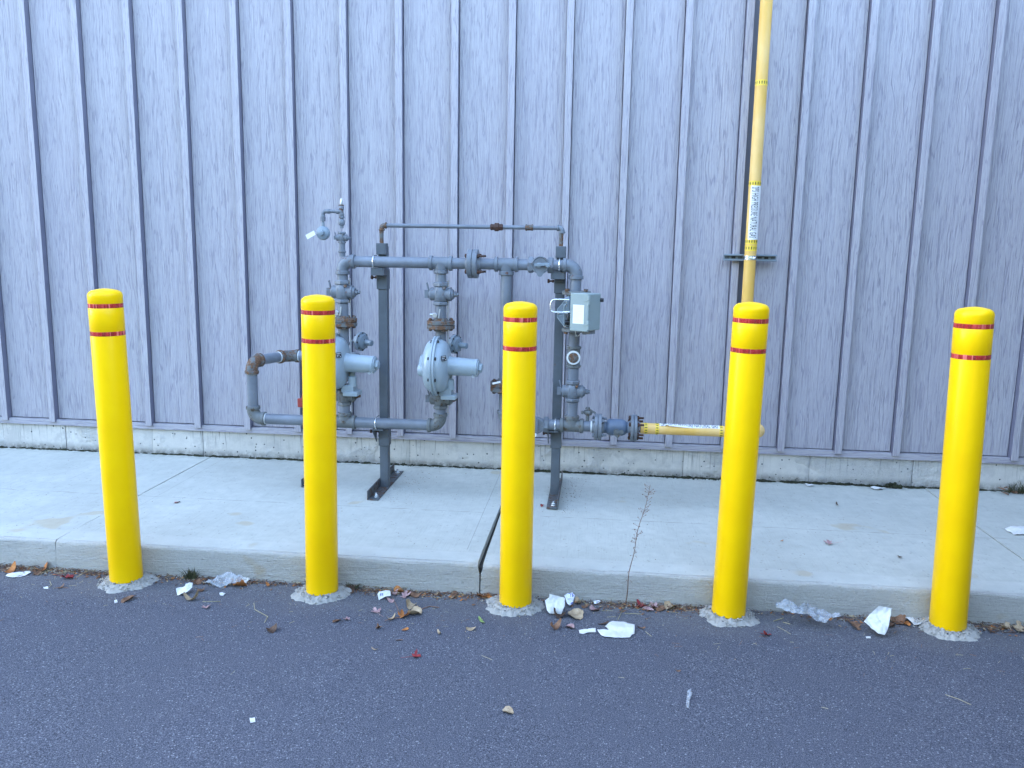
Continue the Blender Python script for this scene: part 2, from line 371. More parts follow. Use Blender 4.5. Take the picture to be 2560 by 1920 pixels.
# ------------------------------------------------------------------ the ground
SZ = .170                          # height of the pavement above the asphalt
def grid_y(ys, xs, zf):
    m = MB(); vs = [(x, y, zf(x, y)) for y in ys for x in xs]; nx = len(xs)
    fs = [(j*nx+i, j*nx+i+1, (j+1)*nx+i+1, (j+1)*nx+i) for j in range(len(ys)-1) for i in range(nx-1)]
    return m.add(vs, fs)
def lin(a, b, n): return [a+(b-a)*i/n for i in range(n+1)]
def ground_z(x, y):
    if y > 4.6 or y < 1 or abs(x) > 5: return 0.0
    k = max(0, min(1, (y-1)/1))*max(0, min(1, (5-abs(x))/.6))
    return k*(.006*noise.noise(Vector((x*1.1, y*1.1, 0))) + .003*noise.noise(Vector((x*5, y*5, 2))))
xs = [-300, -120, -50, -20, -9] + lin(-5.2, 5.2, 130) + [9, 20, 50, 120, 300]
ys = [-300, -120, -50, -20, -6, -1] + lin(1, 4.7, 70) + [20, 60, 300]
g = grid_y(ys, xs, ground_z).build('asphalt', ASPH, sharp=60); tag(g, 'dark grey speckled asphalt in front of the kerb', kind='structure')

random.seed(7)
m = MB()
prof = [(6.036, SZ-.1), (6.036, SZ)] + [(y, SZ) for y in (5.99, 5.8, 5.5, 5.2, 4.9, 4.6, 4.42, 4.31, 4.30, 4.22, 4.18, 4.16)]
prof += [(4.150-.024*math.sin(a)-.0, SZ-.024+.024*math.cos(a)) for a in (.3, .6, .9, 1.2, 1.45)]
prof += [(4.125, .11), (4.124, .09), (4.122, .06), (4.121, .03), (4.12, .0), (4.12, -.06)]
joints = [(-2.985, .0045, .0022), (-.567, .006, .014), (2.425, .003, .003)]    # x, half width at the wall, half width at the kerb
edges = [-12]+[j[0] for j in joints]+[12]
for s in range(4):
    a, c_ = edges[s], edges[s+1]; n = max(6, int((min(c_, 4.5)-max(a, -4.5))/.04))
    xl = lin(max(a, -4.5), min(c_, 4.5), n)
    if a < -4.5: xl = [a]+xl
    if c_ > 4.5: xl = xl+[c_]
    vs = []
    for ip, (y, z) in enumerate(prof):
        for i, x in enumerate(xl):
            t_ = (6.036-y)/1.9; X = x
            wob = .012*noise.noise(Vector((y*5, s*3.1, 0)))+.005*noise.noise(Vector((y*26, s, 4)))
            if i == 0 and s > 0:
                J = joints[s-1]; X = x+wob*.5*t_+(J[1]+(J[2]-J[1])*min(1, max(0, t_-.3)/.5))*(1 if z > .11 else .25)
            if i == len(xl)-1 and s < 3:
                J = joints[s]; X = x+wob*.5*t_-(J[1]+(J[2]-J[1])*min(1, max(0, t_-.3)/.5))*(1 if z > .11 else .25)
            dy = dz = 0
            if y < 4.2:
                dy = .007*noise.noise(Vector((x*1.3, z*3, 5)))+.004*noise.noise(Vector((x*9, z*30, 1)))
                if abs(x+.567) < .05 and abs(z-SZ) < .06: dy += .012*max(0, noise.noise(Vector((x*30, z*20, 9)))+.3)
                if abs(z-SZ) < .03: dz = .003*noise.noise(Vector((x*3, 0, 8)))-.004*abs(noise.noise(Vector((x*17, 1, 8))))-.012*max(0, noise.noise(Vector((x*6, 4, 8)))-.42)*4
            vs.append((X, y+dy, z+dz + (.0 if s != 2 else -.004)*(1 if z > .11 else 0)))
    nx = len(xl)
    fs = [(j*nx+i, j*nx+i+1, (j+1)*nx+i+1, (j+1)*nx+i) for j in range(len(prof)-1) for i in range(nx-1)]
    fs += [tuple(j*nx for j in range(len(prof))), tuple(j*nx+nx-1 for j in reversed(range(len(prof))))]
    m.add(vs, fs)
sw = m.build('sidewalk', SLAB, sharp=50); tag(sw, 'pale concrete pavement slabs with a raised kerb face', kind='structure')
m = MB(); m.box((0, 5.1, SZ-.05), (24, 1.9, .04))
o = m.build('joint_filler', SOIL); tag(o, 'dark soil filling the gaps between the pavement slabs', kind='structure')

# ------------------------------------------------------------------ the building
POST_ = simple('riser_shade_paint', (.12, .125, .15), .6)  # colour of the shade painted beside the riser
BF, PF = 6.020, 6.070              # front of the battens, front of the boards
bld = empty('building', (0, 6.05, 0), 'long building wall of blue grey wood grain boards and battens on a concrete foundation', 'building')
m = MB(); m.box((-4, PF+.085, 4.712), (40, .12, 8.576))
for i in range(-12, 34):           # boards stop short of the battens and turn back, which leaves a dark slot each side
    xa_, xb_ = -4.6835+.4064*i+.004, -4.6835+.4064*(i+1)-.05-.004
    pl = [(xa_, PF+.024), (xa_, PF+.001), (xa_+.001, PF), (xb_-.001, PF), (xb_, PF+.001), (xb_, PF+.024)]; n = 6
    m.add([(x, y, .424) for x, y in pl]+[(x, y, 9.0) for x, y in pl], [(k, k+1, n+k+1, n+k) for k in range(n-1)]+[tuple(reversed(range(n))), tuple(range(n, 2*n))])
m.build('siding', SID, bld)
m = MB(); m.box((-4, PF+.07, .43), (40, .1, .03)); m.build('dark_gap', SOIL, bld)
m = MB(); m.box((1.0325, PF-.002, 4.71), (.046, .006, 8.57)); m.build('painted_shade_strip', POST_, bld)  # flat strip that paints the shade between batten and riser, not a real part
m = MB(); m.box((-4, 6.0385+.05, .396), (40, .10, .042)); m.box((-4, 6.034, .3765), (40, .006, .004)); m.build('base_trim', SIDH, bld)
for i in range(-12, 34):
    x1 = -4.6835+.4064*i; x0 = x1-.05; m = MB(); ch = .0012
    pl = [(x0, PF+.024), (x0, BF+ch), (x0+ch, BF), (x1-ch, BF), (x1, BF+ch), (x1, PF+.024)]
    vs = [(x, y, .402) for x, y in pl]+[(x, y, 9.0) for x, y in pl]; n = 6
    m.add(vs, [(k, (k+1) % n, n+(k+1) % n, n+k) for k in range(n)]+[tuple(reversed(range(n))), tuple(range(n, 2*n))])
    m.m[0] = m.m[4] = 1            # batten returns are coloured darker to paint in their side shade
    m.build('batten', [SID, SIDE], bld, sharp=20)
# foundation: blocks cast end to end
fj = [-12, -4.9]+[xx(px, .27, 6.05) for px in (163, 380, 506, 760, 1024, 1400, 1708, 2024, 2282)]+[3.6, 12]
m = MB()
for a, c_ in zip(fj[:-1], fj[1:]):
    n = max(2, int((c_-a)/.03)) if abs(a) < 6 and abs(c_) < 6 else 4
    xl = lin(a+.0015, c_-.0015, n); zl = lin(-.1, .385, 20); vs = []; off = random.uniform(-.003, .003)
    for z in zl:
        for i, x in enumerate(xl):
            e = .006 if i in (0, n) else 0
            p = Vector((x*3, z*6, 1)); rough = max(0, noise.noise(Vector((x*1.1, 0, 3)))+.1)
            vs.append((x, 6.056+off+e+.003*noise.noise(p)-rough*.014*noise.noise(Vector((x*22, z*22, 5))), z))
    nx = n+1
    m.add(vs, [(j*nx+i, j*nx+i+1, (j+1)*nx+i+1, (j+1)*nx+i) for j in range(20) for i in range(n)])
m.box((-4, 6.18, .14), (40, .2, .5))
m.build('foundation', FOUND, bld, sharp=60)
# the rest of the building behind the wall, so that it shades the yard
m = MB(); m.box((-4, 12.3, 4.5), (40, 12.05, 9.0)); m.build('roof_block', simple('building_core', (.35, .36, .38), .8), bld)
m = MB(); m.box((-4, 6.10, 9.085), (40.2, .35, .16)); m.build('coping', SIDH, bld)

# an added, unseen block wall right of the view, built to shade this corner
EM, t, b = new_mat('shade_wall_block'); N = NT(t); tc = N.n('ShaderNodeTexCoord'); br = N.n('ShaderNodeTexBrick'); q_ = N.sep(tc.outputs['Object'])
N.l(N.comb(q_[1], q_[2], 0.0), br.inputs['Vector']); br.inputs['Scale'].default_value = 1.0; br.inputs['Brick Width'].default_value = .4; br.inputs['Row Height'].default_value = .2; br.inputs['Mortar Size'].default_value = .006
br.inputs['Color1'].default_value = (.10, .09, .085, 1); br.inputs['Color2'].default_value = (.13, .115, .105, 1); br.inputs['Mortar'].default_value = (.2, .2, .19, 1)
N.l(br.outputs['Color'], b.inputs['Base Color']); b.inputs['Roughness'].default_value = .9
m = MB(); m.box((3.95, 2.6, 1.95), (.2, 6.8, 4.3)); m.box((3.95, 2.6, 4.14), (.26, 6.86, .08))
enw = m.build('added_shade_wall', EM, bevel=.004); tag(enw, 'dark block wall added out of view at the right to shade the corner', 'wall')

# added belt of evergreens behind the camera, there only to close off low sky
TB, t, b = new_mat('sky_blocker_evergreen'); N = NT(t); v = N.coord(); N.l(N.ramp(N.noise(v, 3, 6, .7), [(.3, (.012, .02, .008)), (.6, (.04, .06, .022)), (.8, (.08, .1, .04))]), b.inputs['Base Color']); b.inputs['Roughness'].default_value = .9
m = MB(); xs_b = lin(-45, 45, 150); nz = 22; vs = []
for j in range(nz+1):
    for x in xs_b:
        h = 8.5+1.6*noise.noise(V3((x*.25, 0, 3)))+1.2*noise.noise(V3((x*.9, 1, 3))); z = h*j/nz; bulge = math.sin(math.pi*min(1, j/nz*1.02))**.5*1.5
        vs.append((x, -14+bulge+.7*noise.noise(V3((x*1.1, z*1.1, 0)))+.35*noise.noise(V3((x*3, z*3, 5))), z))
nx = len(xs_b); m.add(vs, [(j*nx+i, j*nx+i+1, (j+1)*nx+i+1, (j+1)*nx+i) for j in range(nz) for i in range(nx-1)])
m.add([(-45, -14, 0), (45, -14, 0), (45, -17, 7), (-45, -17, 7)], [(0, 1, 2, 3)])
tb = m.build('sky_blocker_trees', TB); tag(tb, 'dark belt of evergreens added out of view to block the low sky', 'trees', kind='stuff')

# ------------------------------------------------------------------ bollards
def bollard_mesh():
    H = 1.575                      # above the footing
    pr = [(.079, 0), (.0825, .0015), (.084, .006), (.084, H-.2445), (.0834, H-.2425), (.0834, H-.2155), (.084, H-.2145),
          (.084, H-.1005), (.0834, H-.0995), (.0834, H-.0725), (.084, H-.0715), (.084, H-.038)]
    for k in range(1, 9):
        a = k/8*math.pi/2*.92; pr.append((.084-.034*(1-math.cos(a)), H-.038+.030*math.sin(a)))
    pr += [(.035, H-.0035), (.012, H-.0008), (.0005, H)]
    m = MB(); m.lathe(pr, (0, 0, 0), (0, 0, 1), 64); return m, H
def footing_mesh(seed):
    m = MB(); rnd = random.Random(seed); seg = 110; vs = []; fs = []; NR = 14
    for j in range(NR):
        t_ = j/(NR-1); r = .06+.088*t_
        for k in range(seg):
            a = 2*math.pi*k/seg; u = Vector((math.cos(a), math.sin(a), 0))
            rr = r*(1+(.26*noise.noise(u*1.4+Vector((seed, 0, 0)))+.10*noise.noise(u*5+Vector((0, seed, 0)))+.05*noise.noise(u*16))*t_)
            p = Vector((u.x*rr, u.y*rr, seed)); z = .021*(1-t_**1.2)-.010*t_**8
            z += (.010*noise.noise(p*38)+.009*noise.noise(p*85)+.006*noise.noise(p*170))*min(1, (1-t_)*3+.15)
            vs.append((p.x*1.03, p.y*.96, z))
    for j in range(NR-1):
        for k in range(seg):
            k2 = (k+1) % seg; fs.append((j*seg+k, (j+1)*seg+k, (j+1)*seg+k2, j*seg+k2))
    m.add(vs, fs)
    for q in range(130):
        a = rnd.uniform(0, 6.28); r = rnd.uniform(.088, .15); s = rnd.uniform(.0015, .005); zc = .026*(1-((r-.06)/.088)**1.7)
        m.box((r*math.cos(a), r*math.sin(a)*.93, zc), (s*2, s*1.6, s*1.4), Matrix.Rotation(a*3, 3, Vector((.3, a, 1)).normalized()))
    return m
GB = 'yellow bollards along the kerb'
BL = [(-2.501, 4.012, 1.5958, -.022, 'yellow bollard at the far left, leaning left, by the littered kerb corner'),
      (-1.3998, 4.012, 1.590, .0105, 'yellow bollard in front of the left pipe riser, hiding part of the left regulator'),
      (-.3628, 4.009, 1.5804, -.003, 'yellow bollard right beside the wide black crack in the pavement'),
      (.7282, 4.038, 1.6025, .0176, 'yellow bollard that hides the end of the horizontal yellow gas pipe'),
      (1.802, 4.045, 1.6034, -.0335, 'yellow bollard nearest the right edge, past the crumpled white paper')]
sleeve, H0 = bollard_mesh(); proto = None
tape_m = []
for hz in (.097, .24):
    t_ = MB(); t_.lathe([(.0836, H0-hz-.0012), (.0841, H0-hz-.0004), (.0841, H0-hz+.0206), (.0836, H0-hz+.0210)], (0, 0, 0), (0, 0, 1), 64, cap=False); tape_m.append(t_)
for k, (x, y, zt, lean, lab) in enumerate(BL):
    root = empty('bollard', (x, y, .02), lab, 'bollard', GB)
    if proto is None:
        s0 = sleeve.build('sleeve', YEL, root, sharp=50, loc=(0, 0, 0))
        bands = [t_.build('reflective_band', TAPE, root, loc=(0, 0, 0)) for t_ in tape_m]
        pm = MB(); pm.cyl((0, 0, -.02), (0, 0, .01), .074, 40); pm.build('steel_core', RUST, root, loc=(0, 0, 0))
        proto = [s0]+bands+[o for o in COL.objects if o.name == 'steel_core']
    else:
        for o in proto:
            c_ = o.copy(); COL.objects.link(c_); c_.parent = root; c_.location = (0, 0, 0)
    root.scale = (1, 1, 1); root.rotation_euler = (0, math.atan(lean/1.57), random.uniform(0, 0))
    for ch in list(root.children): ch.rotation_euler = (0, 0, .35*k); ch.scale = (1, 1, (zt-.02)/1.575)
    f = footing_mesh(k*2.7+1).build('footing', CONE, root, sharp=30, loc=(0, 0, -.014))
    f.rotation_euler = (0, -math.atan(lean/1.57), 0)

# ------------------------------------------------------------------ the gas meter rig
RIG = empty('gas_meter_rig', (-.9, 5.44, SZ), 'grey gas pipework rig with two regulators, valves and a meter on two posts', 'gas meter')
PR = .0362
ZM, ZT, ZL, ZR = 1.7335, 1.972, .647, .682
X1, X2, X3, X4 = -1.678, -1.015, -.584, -.131
XL = -2.327
V = Vector
ex, ey, ez = V((1, 0, 0)), V((0, 1, 0)), V((0, 0, 1))
def part(mb, name, mat, parent=RIG, **k): return mb.build(name, mat, parent, **k)
def pipe(a, b, r=PR, mat=PIPE, name='pipe'): return part(MB().cyl(a, b, r), name, mat)
def collar(m, c, ax, r, w=.018, lip=.006):
    m.lathe([(r+.003, 0), (r+lip, .003), (r+lip, w-.003), (r+.003, w)], c, ax, 28)
def elbow(corner, d0, d1, r=PR, rad=.062, mat=FIT, k=1.0):
    m = MB(); d0 = V(d0); d1 = V(d1); c = V(corner); rb = r*1.14
    pts = [c+d0*(rad+.012)]+arc(c, d0, d1, rad, 12)+[c+d1*(rad+.012)]
    m.tube(pts, rb, 28)
    for d in (d0, d1): m.lathe([(rb, -.004), (r*1.33, 0), (r*1.33, .018), (r*1.2, .021)], c+d*(rad+.004), d, 28)
    return part(m, 'elbow', mat)
def tee(c, run, br, r=PR, L=.075, mat=FIT, B=.066):
    m = MB(); c = V(c); run = V(run); br = V(br); rb = r*1.15
    m.cyl(c-run*(L-.01), c+run*(L-.01), rb)
    for d in (run, -run): m.lathe([(rb, -.003), (r*1.35, 0), (r*1.35, .019), (r*1.2, .022)], c+d*(L-.019), d, 28)
    m.lathe([(rb*1.12, .0), (rb*1.05, .035), (rb, B-.018)], c, br, 28)
    m.lathe([(rb, -.003), (r*1.35, 0), (r*1.35, .019), (r*1.2, .022)], c+br*(B-.019), br, 28)
    return part(m, 'tee', mat)
def flange(c, ax, r=.092, th=.027, mat=FIT, bmat=RUST, nb=4, a0=.785, blen=.03, bsz=.0125):
    c = V(c); ax = V(ax).normalized(); m = MB()
    for s in (-1, 1):
        o_ = .0012 if s > 0 else -.0012-th
        m.lathe([(r-.003, 0), (r, .003), (r, th-.003), (r-.003, th)], c+ax*o_, ax, 40)
        m.lathe([(r*.56, 0), (r*.47, .016)], c+ax*(s*(th+.001)), ax*s, 28)
    m.cyl(c-ax*.0012, c+ax*.0012, r*.9, 32)
    f = part(m, 'flange', mat)
    t = ez if abs(ax.z) < .9 else ey; e1 = t.cross(ax).normalized(); e2 = ax.cross(e1)
    for k in range(nb):
        a = a0+2*math.pi*k/nb; p = c+(e1*math.cos(a)+e2*math.sin(a))*r*.76; b_ = MB()
        b_.hexa(p, ax, bsz, th+.001, th+.014, start=a); b_.hexa(p, -ax, bsz, th+.001, th+.014, start=a)
        b_.cyl(p-ax*(th+.016), p+ax*(th+blen), bsz*.52, 10); b_.build('bolt', bmat, f)
    return f
def plug_valve(c, up=ez, bar=ex, k=1.0, mat=FIT, lever=True, front=None):
    """body with hexagon ends along `up` and a tapered plug barrel along `bar`"""
    c = V(c); up = V(up); bar = V(bar); m = MB(); r = PR
    m.hexa(c, up, .054*k, .050*k, .078*k, start=.52); m.hexa(c, -up, .054*k, .048*k, .072*k, start=.52)
    m.lathe([(.036*k, -.052*k), (.046*k, -.04*k), (.05*k, -.02*k), (.052*k, 0), (.05*k, .02*k), (.046*k, .04*k), (.036*k, .052*k)], c, up, 30)
    m.lathe([(.036*k, -.074*k), (.043*k, -.066*k), (.044*k, .06*k), (.046*k, .063*k), (.046*k, .070*k), (.038*k, .072*k), (.030*k, .086*k), (.022*k, .088*k)], c, bar, 30)
    for s, q in ((-1, .0), (1, .02)): m.box(c+bar*(.02*k*s)-up.cross(bar)*.0+V((0, -.043*k, 0)) if abs(bar.y) < .5 else c, (.006*k, .01, .05*k))
    body = part(m, 'valve', mat)
    n = MB(); n.hexa(c, bar, .018*k, .086*k, .104*k); n.hexa(c, bar, .012*k, .104*k, .118*k); n.build('nut', FLR if mat is FITR else FIT, body)
    if lever:
        l = MB(); q = c-bar*(.082*k); l.cyl(q, q+bar*.012, .024*k, 20); l.box(q-bar*.012*k, (.026*k if abs(bar.x) > .5 else .02*k, .03*k, .052*k))
        l.box(q-bar*.006*k+V((0, 0, .05*k)), (.008*k, .02*k, .05*k), Matrix.Rotation(-.25, 3, 'Y')); l.build('lever', FIT, body, bevel=.001)
    p = MB(); p.lathe([(.010*k, 0), (.011*k, .008), (.008*k, .012)], c+up*.04*k+ex*.028*k-ey*.036*k, V((0, -1, .3)), 14); p.build('grease_plug', FLR, body)
    return body
def coords_z(py, X): return zy(py, X)

# top header
elbow((X1, PY, ZM), ex, -ez)
pipe((X1+.06, PY, ZM), (X2-.06, PY, ZM))
tee((X2, PY, ZM), ex, -ez)
xf = xx(1183, ZM)
pipe((X2+.06, PY, ZM), (xf, PY, ZM)); flange((xf, PY, ZM), ex, .094, .032, FIT, RUST, 4, .785, .045, .014)
pipe((xf, PY, ZM), (X3-.05, PY, ZM)); tee((X3, PY, ZM), ex, -ez)
xv = xx(1351.8, ZM)
pipe((X3+.06, PY, ZM), (xv-.03, PY, ZM))
pipe((xv+.05, PY, ZM), (X4-.05, PY, ZM)); elbow((X4, PY, ZM), -ex, -ez)
# lever valve on the header (its plug faces the yard)
m = MB()
for s in (-1, 1): m.hexa((xv, PY, ZM), ex*s, .053, .045, .082, start=.26)
m.lathe([(.038, -.05), (.046, 0), (.038, .05)], (xv, PY, ZM), ex, 28)
m.lathe([(.044, -.04), (.048, .02), (.057, .03), (.057, .044), (.052, .047), (.046, .042), (.030, .042)], (xv, PY, ZM), -ey, 40)
vb = part(m, 'valve', FIT, sharp=25)
m = MB(); c0 = V((xv, PY-.052, ZM)); m.box(c0+V((.006, -.008, .004)), (.085, .014, .018), Matrix.Rotation(-.08, 3, 'Y')); m.lathe([(.016, 0), (.014, .02)], c0+V((.05, 0, 0)), -ey, 16)
m.lathe([(.018, 0), (.018, .010)], c0+V((-.008, 0, 0)), -ey, 6); m.build('lever', REG2, vb, bevel=.002)
m = MB(); vs = [(xv-.03, -.035), (xv+.03, -.035), (xv+.014, -.066), (xv+.006, -.073), (xv-.008, -.073), (xv-.016, -.066)]
n = len(vs); m.add([(x, PY-.050, ZM+z) for x, z in vs]+[(x, PY-.040, ZM+z) for x, z in vs], [tuple(range(n)), tuple(reversed(range(n, 2*n)))]+[(k, n+k, n+(k+1) % n, (k+1) % n) for k in range(n)])
m.build('locking_tab', FIT, vb)

# first riser: above the header
def zz1(py): return zy(py, X1)
z0 = zz1(640); m = MB(); m.cyl((X1, PY, ZM+.03), (X1, PY, zz1(600)), .021, 20); m.lathe([(.023, 0), (.026, .003), (.026, .013), (.022, .016)], (X1, PY, zz1(632)), ez, 24); part(m, 'pipe', PIPE)
plug_valve((X1, PY, zz1(594.5)), k=.50)
m = MB(); z1 = zz1(571); m.cyl((X1, PY, z1), (X1, PY, zz1(538)), .0125, 18)
m.lathe([(.014, 0), (.02, .008), (.022, .02), (.02, .034), (.014, .042)], (X1, PY, zz1(564)), ez, 22); m.hexa((X1, PY, zz1(546)), ez, .02, 0, .014); part(m, 'union', FIT)
zt = zz1(528.7)
tee((X1, PY, zt), ez, -ex, .0125, .034, FIT, .034)
m = MB(); m.hexa((X1, PY, zt), ez, .017, .034, .044); part(m, 'bushing', RUST)
m = MB(); m.lathe([(.009, 0), (.010, .006), (.0085, .028), (.006, .038), (.002, .04)], (X1, PY, zt+.044), ez, 16); part(m, 'bleed_nipple', GALV)
xs_ = xx(807, zt)
pipe((X1-.03, PY, zt), (xs_+.02, PY, zt), .0115)
elbow((xs_, PY, zt), ex, -ez, .0115, .024)
ze = zy(560, xs_)
m = MB(); m.cyl((xs_, PY, zt-.03), (xs_, PY, ze), .009, 16); m.hexa((xs_, PY, zy(553, xs_)), ez, .0165, 0, .03); part(m, 'pipe', PIPE)
zc = zy(582.7, xs_)
m = MB(); m.lathe([(.02, -.03), (.04, -.022), (.044, -.008), (.046, -.006), (.046, .006), (.044, .008), (.040, .018), (.030, .024), (.018, .026), (.016, .045), (.012, .047)], (xs_, PY, zc), -ey, 40)
m.cyl((xs_, PY, zc+.03), (xs_, PY, ze+.01), .011, 16)
sr = part(m, 'service_regulator', REG2)
for k in range(6):
    a = k*math.pi/3+.3; b_ = MB(); b_.cyl((xs_+.04*math.cos(a), PY-.012, zc+.04*math.sin(a)), (xs_+.04*math.cos(a), PY+.01, zc+.04*math.sin(a)), .0035, 8); b_.build('bolt', GALV, sr)
tg = [atY(*p, PY-.03) for p in ((763.5, 587.7), (784.5, 576.3), (788.9, 586.5), (768.6, 598.4))]
m = MB(); m.add([p for p in tg]+[p+V((0, .0015, 0)) for p in tg], [(0, 1, 2, 3), (7, 6, 5, 4)]+[(k, k+4, (k+1) % 4+4, (k+1) % 4) for k in range(4)]); part(m, 'paper_tag', WHITE)
part(MB().tube([tg[2]*.5+tg[1]*.5, V((xs_-.025, PY-.02, zc-.004))], .001, 6), 'tag_wire', GALV)

# first and second regulator runs
def regulator_run(X, low_elbow):
    def q(py): return zy(py, X2)   # both runs were built alike: heights read from the second
    pipe((X, PY, ZM-.06), (X, PY, q(712)))
    plug_valve((X, PY, q(735.5)), k=1.0)
    pipe((X, PY, q(764)), (X, PY, q(802)))
    # small bleed cock on the side
    m = MB(); zc = q(787); c = V((X-.03, PY-.045, zc)); m.cyl(c+V((0, .03, 0)), c, .009, 14); m.hexa(c, -ey, .018, 0, .016); m.lathe([(.008, 0), (.008, .02)], c+V((-.012, -.01, .004)), -ex, 12)
    m.box(c+V((.03, -.012, .012)), (.008, .006, .06), Matrix.Rotation(.15, 3, 'Y')); part(m, 'bleed_cock', GALV)
    flange((X, PY, q(811.5)), ez, .092, .026, FLR, FLR, 4, .4, .018, .0135)
    pipe((X, PY, q(822)), (X, PY, q(960)))
    # regulator: a flat round casing on edge, spring barrel to the right
    Y = PY-.075; c = V((X-.012-(.028 if X < -1.4 else 0), Y, q(911))); RC = .196
    m = MB()
    def bowl(sgn, depth, R0, boss, bd):
        pr = [(R0, 0)]
        for k in range(1, 10):
            a = k/9*math.pi/2; pr.append((boss+(R0-boss)*math.cos(a)**.75, depth*math.sin(a)**.8))
        pr += [(boss*.98, depth+bd*.8), (boss*.85, depth+bd), (.001, depth+bd)]
        m.lathe(pr, c, ex*sgn, 56, squash=1.0)
    bowl(-1, .078, .178, .074, .030); bowl(1, .084, .178, .06, .004)
    m.lathe([(.042, .0), (.041, .055), (.034, .064)], c+V((-.045, -.062, -.022)), -ex, 28)
    reg = part(m, 'regulator', REG, sharp=50)
    for s in (-1, 1):
        d = MB(); pr = [(RC-.03, .0014), (RC-.002, .0014), (RC, .004), (RC, .014), (RC-.003, .0165), (RC-.03, .0175)]
        d.lathe(pr, c, ex*s, 64, cap=False); d.build('casing_rim', REG, reg)
        for k in range(8):
            a = 2*math.pi*(k+.5)/8; p = c+V((s*.0175, -math.cos(a)*(RC-.015), math.sin(a)*(RC-.015)))
            b_ = MB(); b_.hexa(p, ex*s, .0105, 0, .010); b_.build('bolt', BLACK, reg)
    # ribs over the bowls
    for s, dd in ((-1, .078), (1, .084)):
        rb = MB()
        for aa in (-.55, -.95):
            pts = [c+V((s*dd*math.sin(t)**.8*1.005+s*.001, -(.176*math.cos(aa))*math.cos(t)**.75*.99-.0, .176*math.sin(aa)*(1-.25*math.sin(t)))) for t in lin(.12, 1.2, 8)]
            rb.tube(pts, .0022, 6)
        rb.build('casting_rib', REG, reg)
    m = MB(); bc = c+V((.06, 0, .004)); ax = V((1, -.06, -.035)).normalized()
    m.lathe([(.074, 0), (.064, .03), (.061, .05), (.056, .20), (.059, .202), (.059, .214), (.053, .217)], bc, ax, 40); brl = m.build('spring_barrel', REG, reg)
    m = MB(); m.lathe([(.05, .215), (.05, .223), (.034, .225)], bc, ax, 32); m.hexa(bc, ax, .031, .224, .245); m.build('adjuster_cap', REG, brl)
    m = MB(); p = bc+ax*.19+V((0, -.03, -.048)); m.cyl(p, p+V((.0, -.012, -.006)), .010, 14); m.tube([p, p+V((.02, -.01, .0)), p+V((.035, 0, .022))], .002, 6); m.build('seal_wire', GALV, brl)
    # outlet body with vent block to the lower right
    m = MB(); bz = q(987); m.box((X+.068, PY-.04, bz), (.10, .12, .032)); m.box((X+.045, PY-.035, bz+.032), (.085, .10, .05)); m.build('outlet_body', REG, reg, bevel=.006)
    m = MB(); m.cyl((X+.075, PY-.06, q(981)+.03), (X+.075, PY-.06, q(944)), .028, 26, ch=.004); m.cyl((X+.066, PY-.03, q(946)), (X+.066, PY-.03, q(930)), .02, 20); m.build('vent_cap', REG, reg)
    # nameplate
    m = MB(); npc = c+V((.072, -.135, .07)); rt = Matrix.Rotation(-.75, 3, 'Z') @ Matrix.Rotation(.35, 3, 'X')
    rt = (V((.75, -.62, .28)).to_track_quat('Z', 'Y')).to_matrix(); m.box(npc, (.04, .034, .002), rt); m.mi = 1
    for rw in range(3):
        for cl in range(3):
            if (rw+cl) % 4 != 3: m.box(npc+rt @ V((-.011+.011*cl, .010-.010*rw, .0012)), (.008, .0035, .001), rt)
    m.build('nameplate', [BLACK, SEAL], reg)
    # valve and pipe below
    plug_valve((X, PY, q(997)), k=.94, mat=FITR)
    pipe((X, PY, q(1015)), (X, PY, ZL+.05))
    # small pilot regulator behind
    m = MB(); pc = V((X+.062, PY+.20, q(868)+.0)); ax2 = V((.91, -.40, -.07)).normalized()
    m.lathe([(.02, -.045), (.045, -.035), (.056, -.012), (.066, -.010), (.066, .010), (.056, .012), (.048, .03), (.030, .036), (.020, .04), (.020, .095), (.015, .098)], pc, ax2, 36)
    pil = part(m, 'pilot_regulator', REG2)
    for k in range(8):
        a = k*math.pi/4; e1 = ez; e2 = ax2.cross(ez).normalized(); p = pc+(e1*math.cos(a)+e2*math.sin(a))*.060; b_ = MB(); b_.hexa(p, ax2, .006, .010, .018); b_.hexa(p, -ax2, .006, .010, .018); b_.build('bolt', BLACK, pil)
    m = MB(); m.box(pc+ax2*.034+V((0, 0, .03)), (.03, .03, .002), (ax2+V((0, 0, .6))).to_track_quat('Z', 'Y').to_matrix()); m.build('nameplate', BLACK, pil)
    part(MB().tube([pc-ax2*.03, pc+V((-.06, .0, -.0)), V((X, PY+.1, pc.z-.01)), V((X, PY, pc.z-.02))], .009, 12), 'pilot_tube', PIPE)
    part(MB().tube([V((X+.046, PY+.01, q(700))), V((X+.046, PY+.01, q(960))), V((X+.046, PY+.01, q(1040)))], .0045, 10), 'control_line', GALV)
regulator_run(X1, False); regulator_run(X2, True)
elbow((X2, PY, ZL), ez, -ex, mat=FITR)
tee((X1, PY, ZL), ex, ez, mat=FITR)
pipe((X1+.06, PY, ZL), (X2-.06, PY, ZL)); pipe((XL+.06, PY, ZL), (X1-.06, PY, ZL))
m = MB(); collar(m, (XL+.082, PY, ZL), ex, PR, .012, .002); part(m, 'sealant_ring', SEAL)
elbow((XL, PY, ZL), ex, ez, mat=FITR)
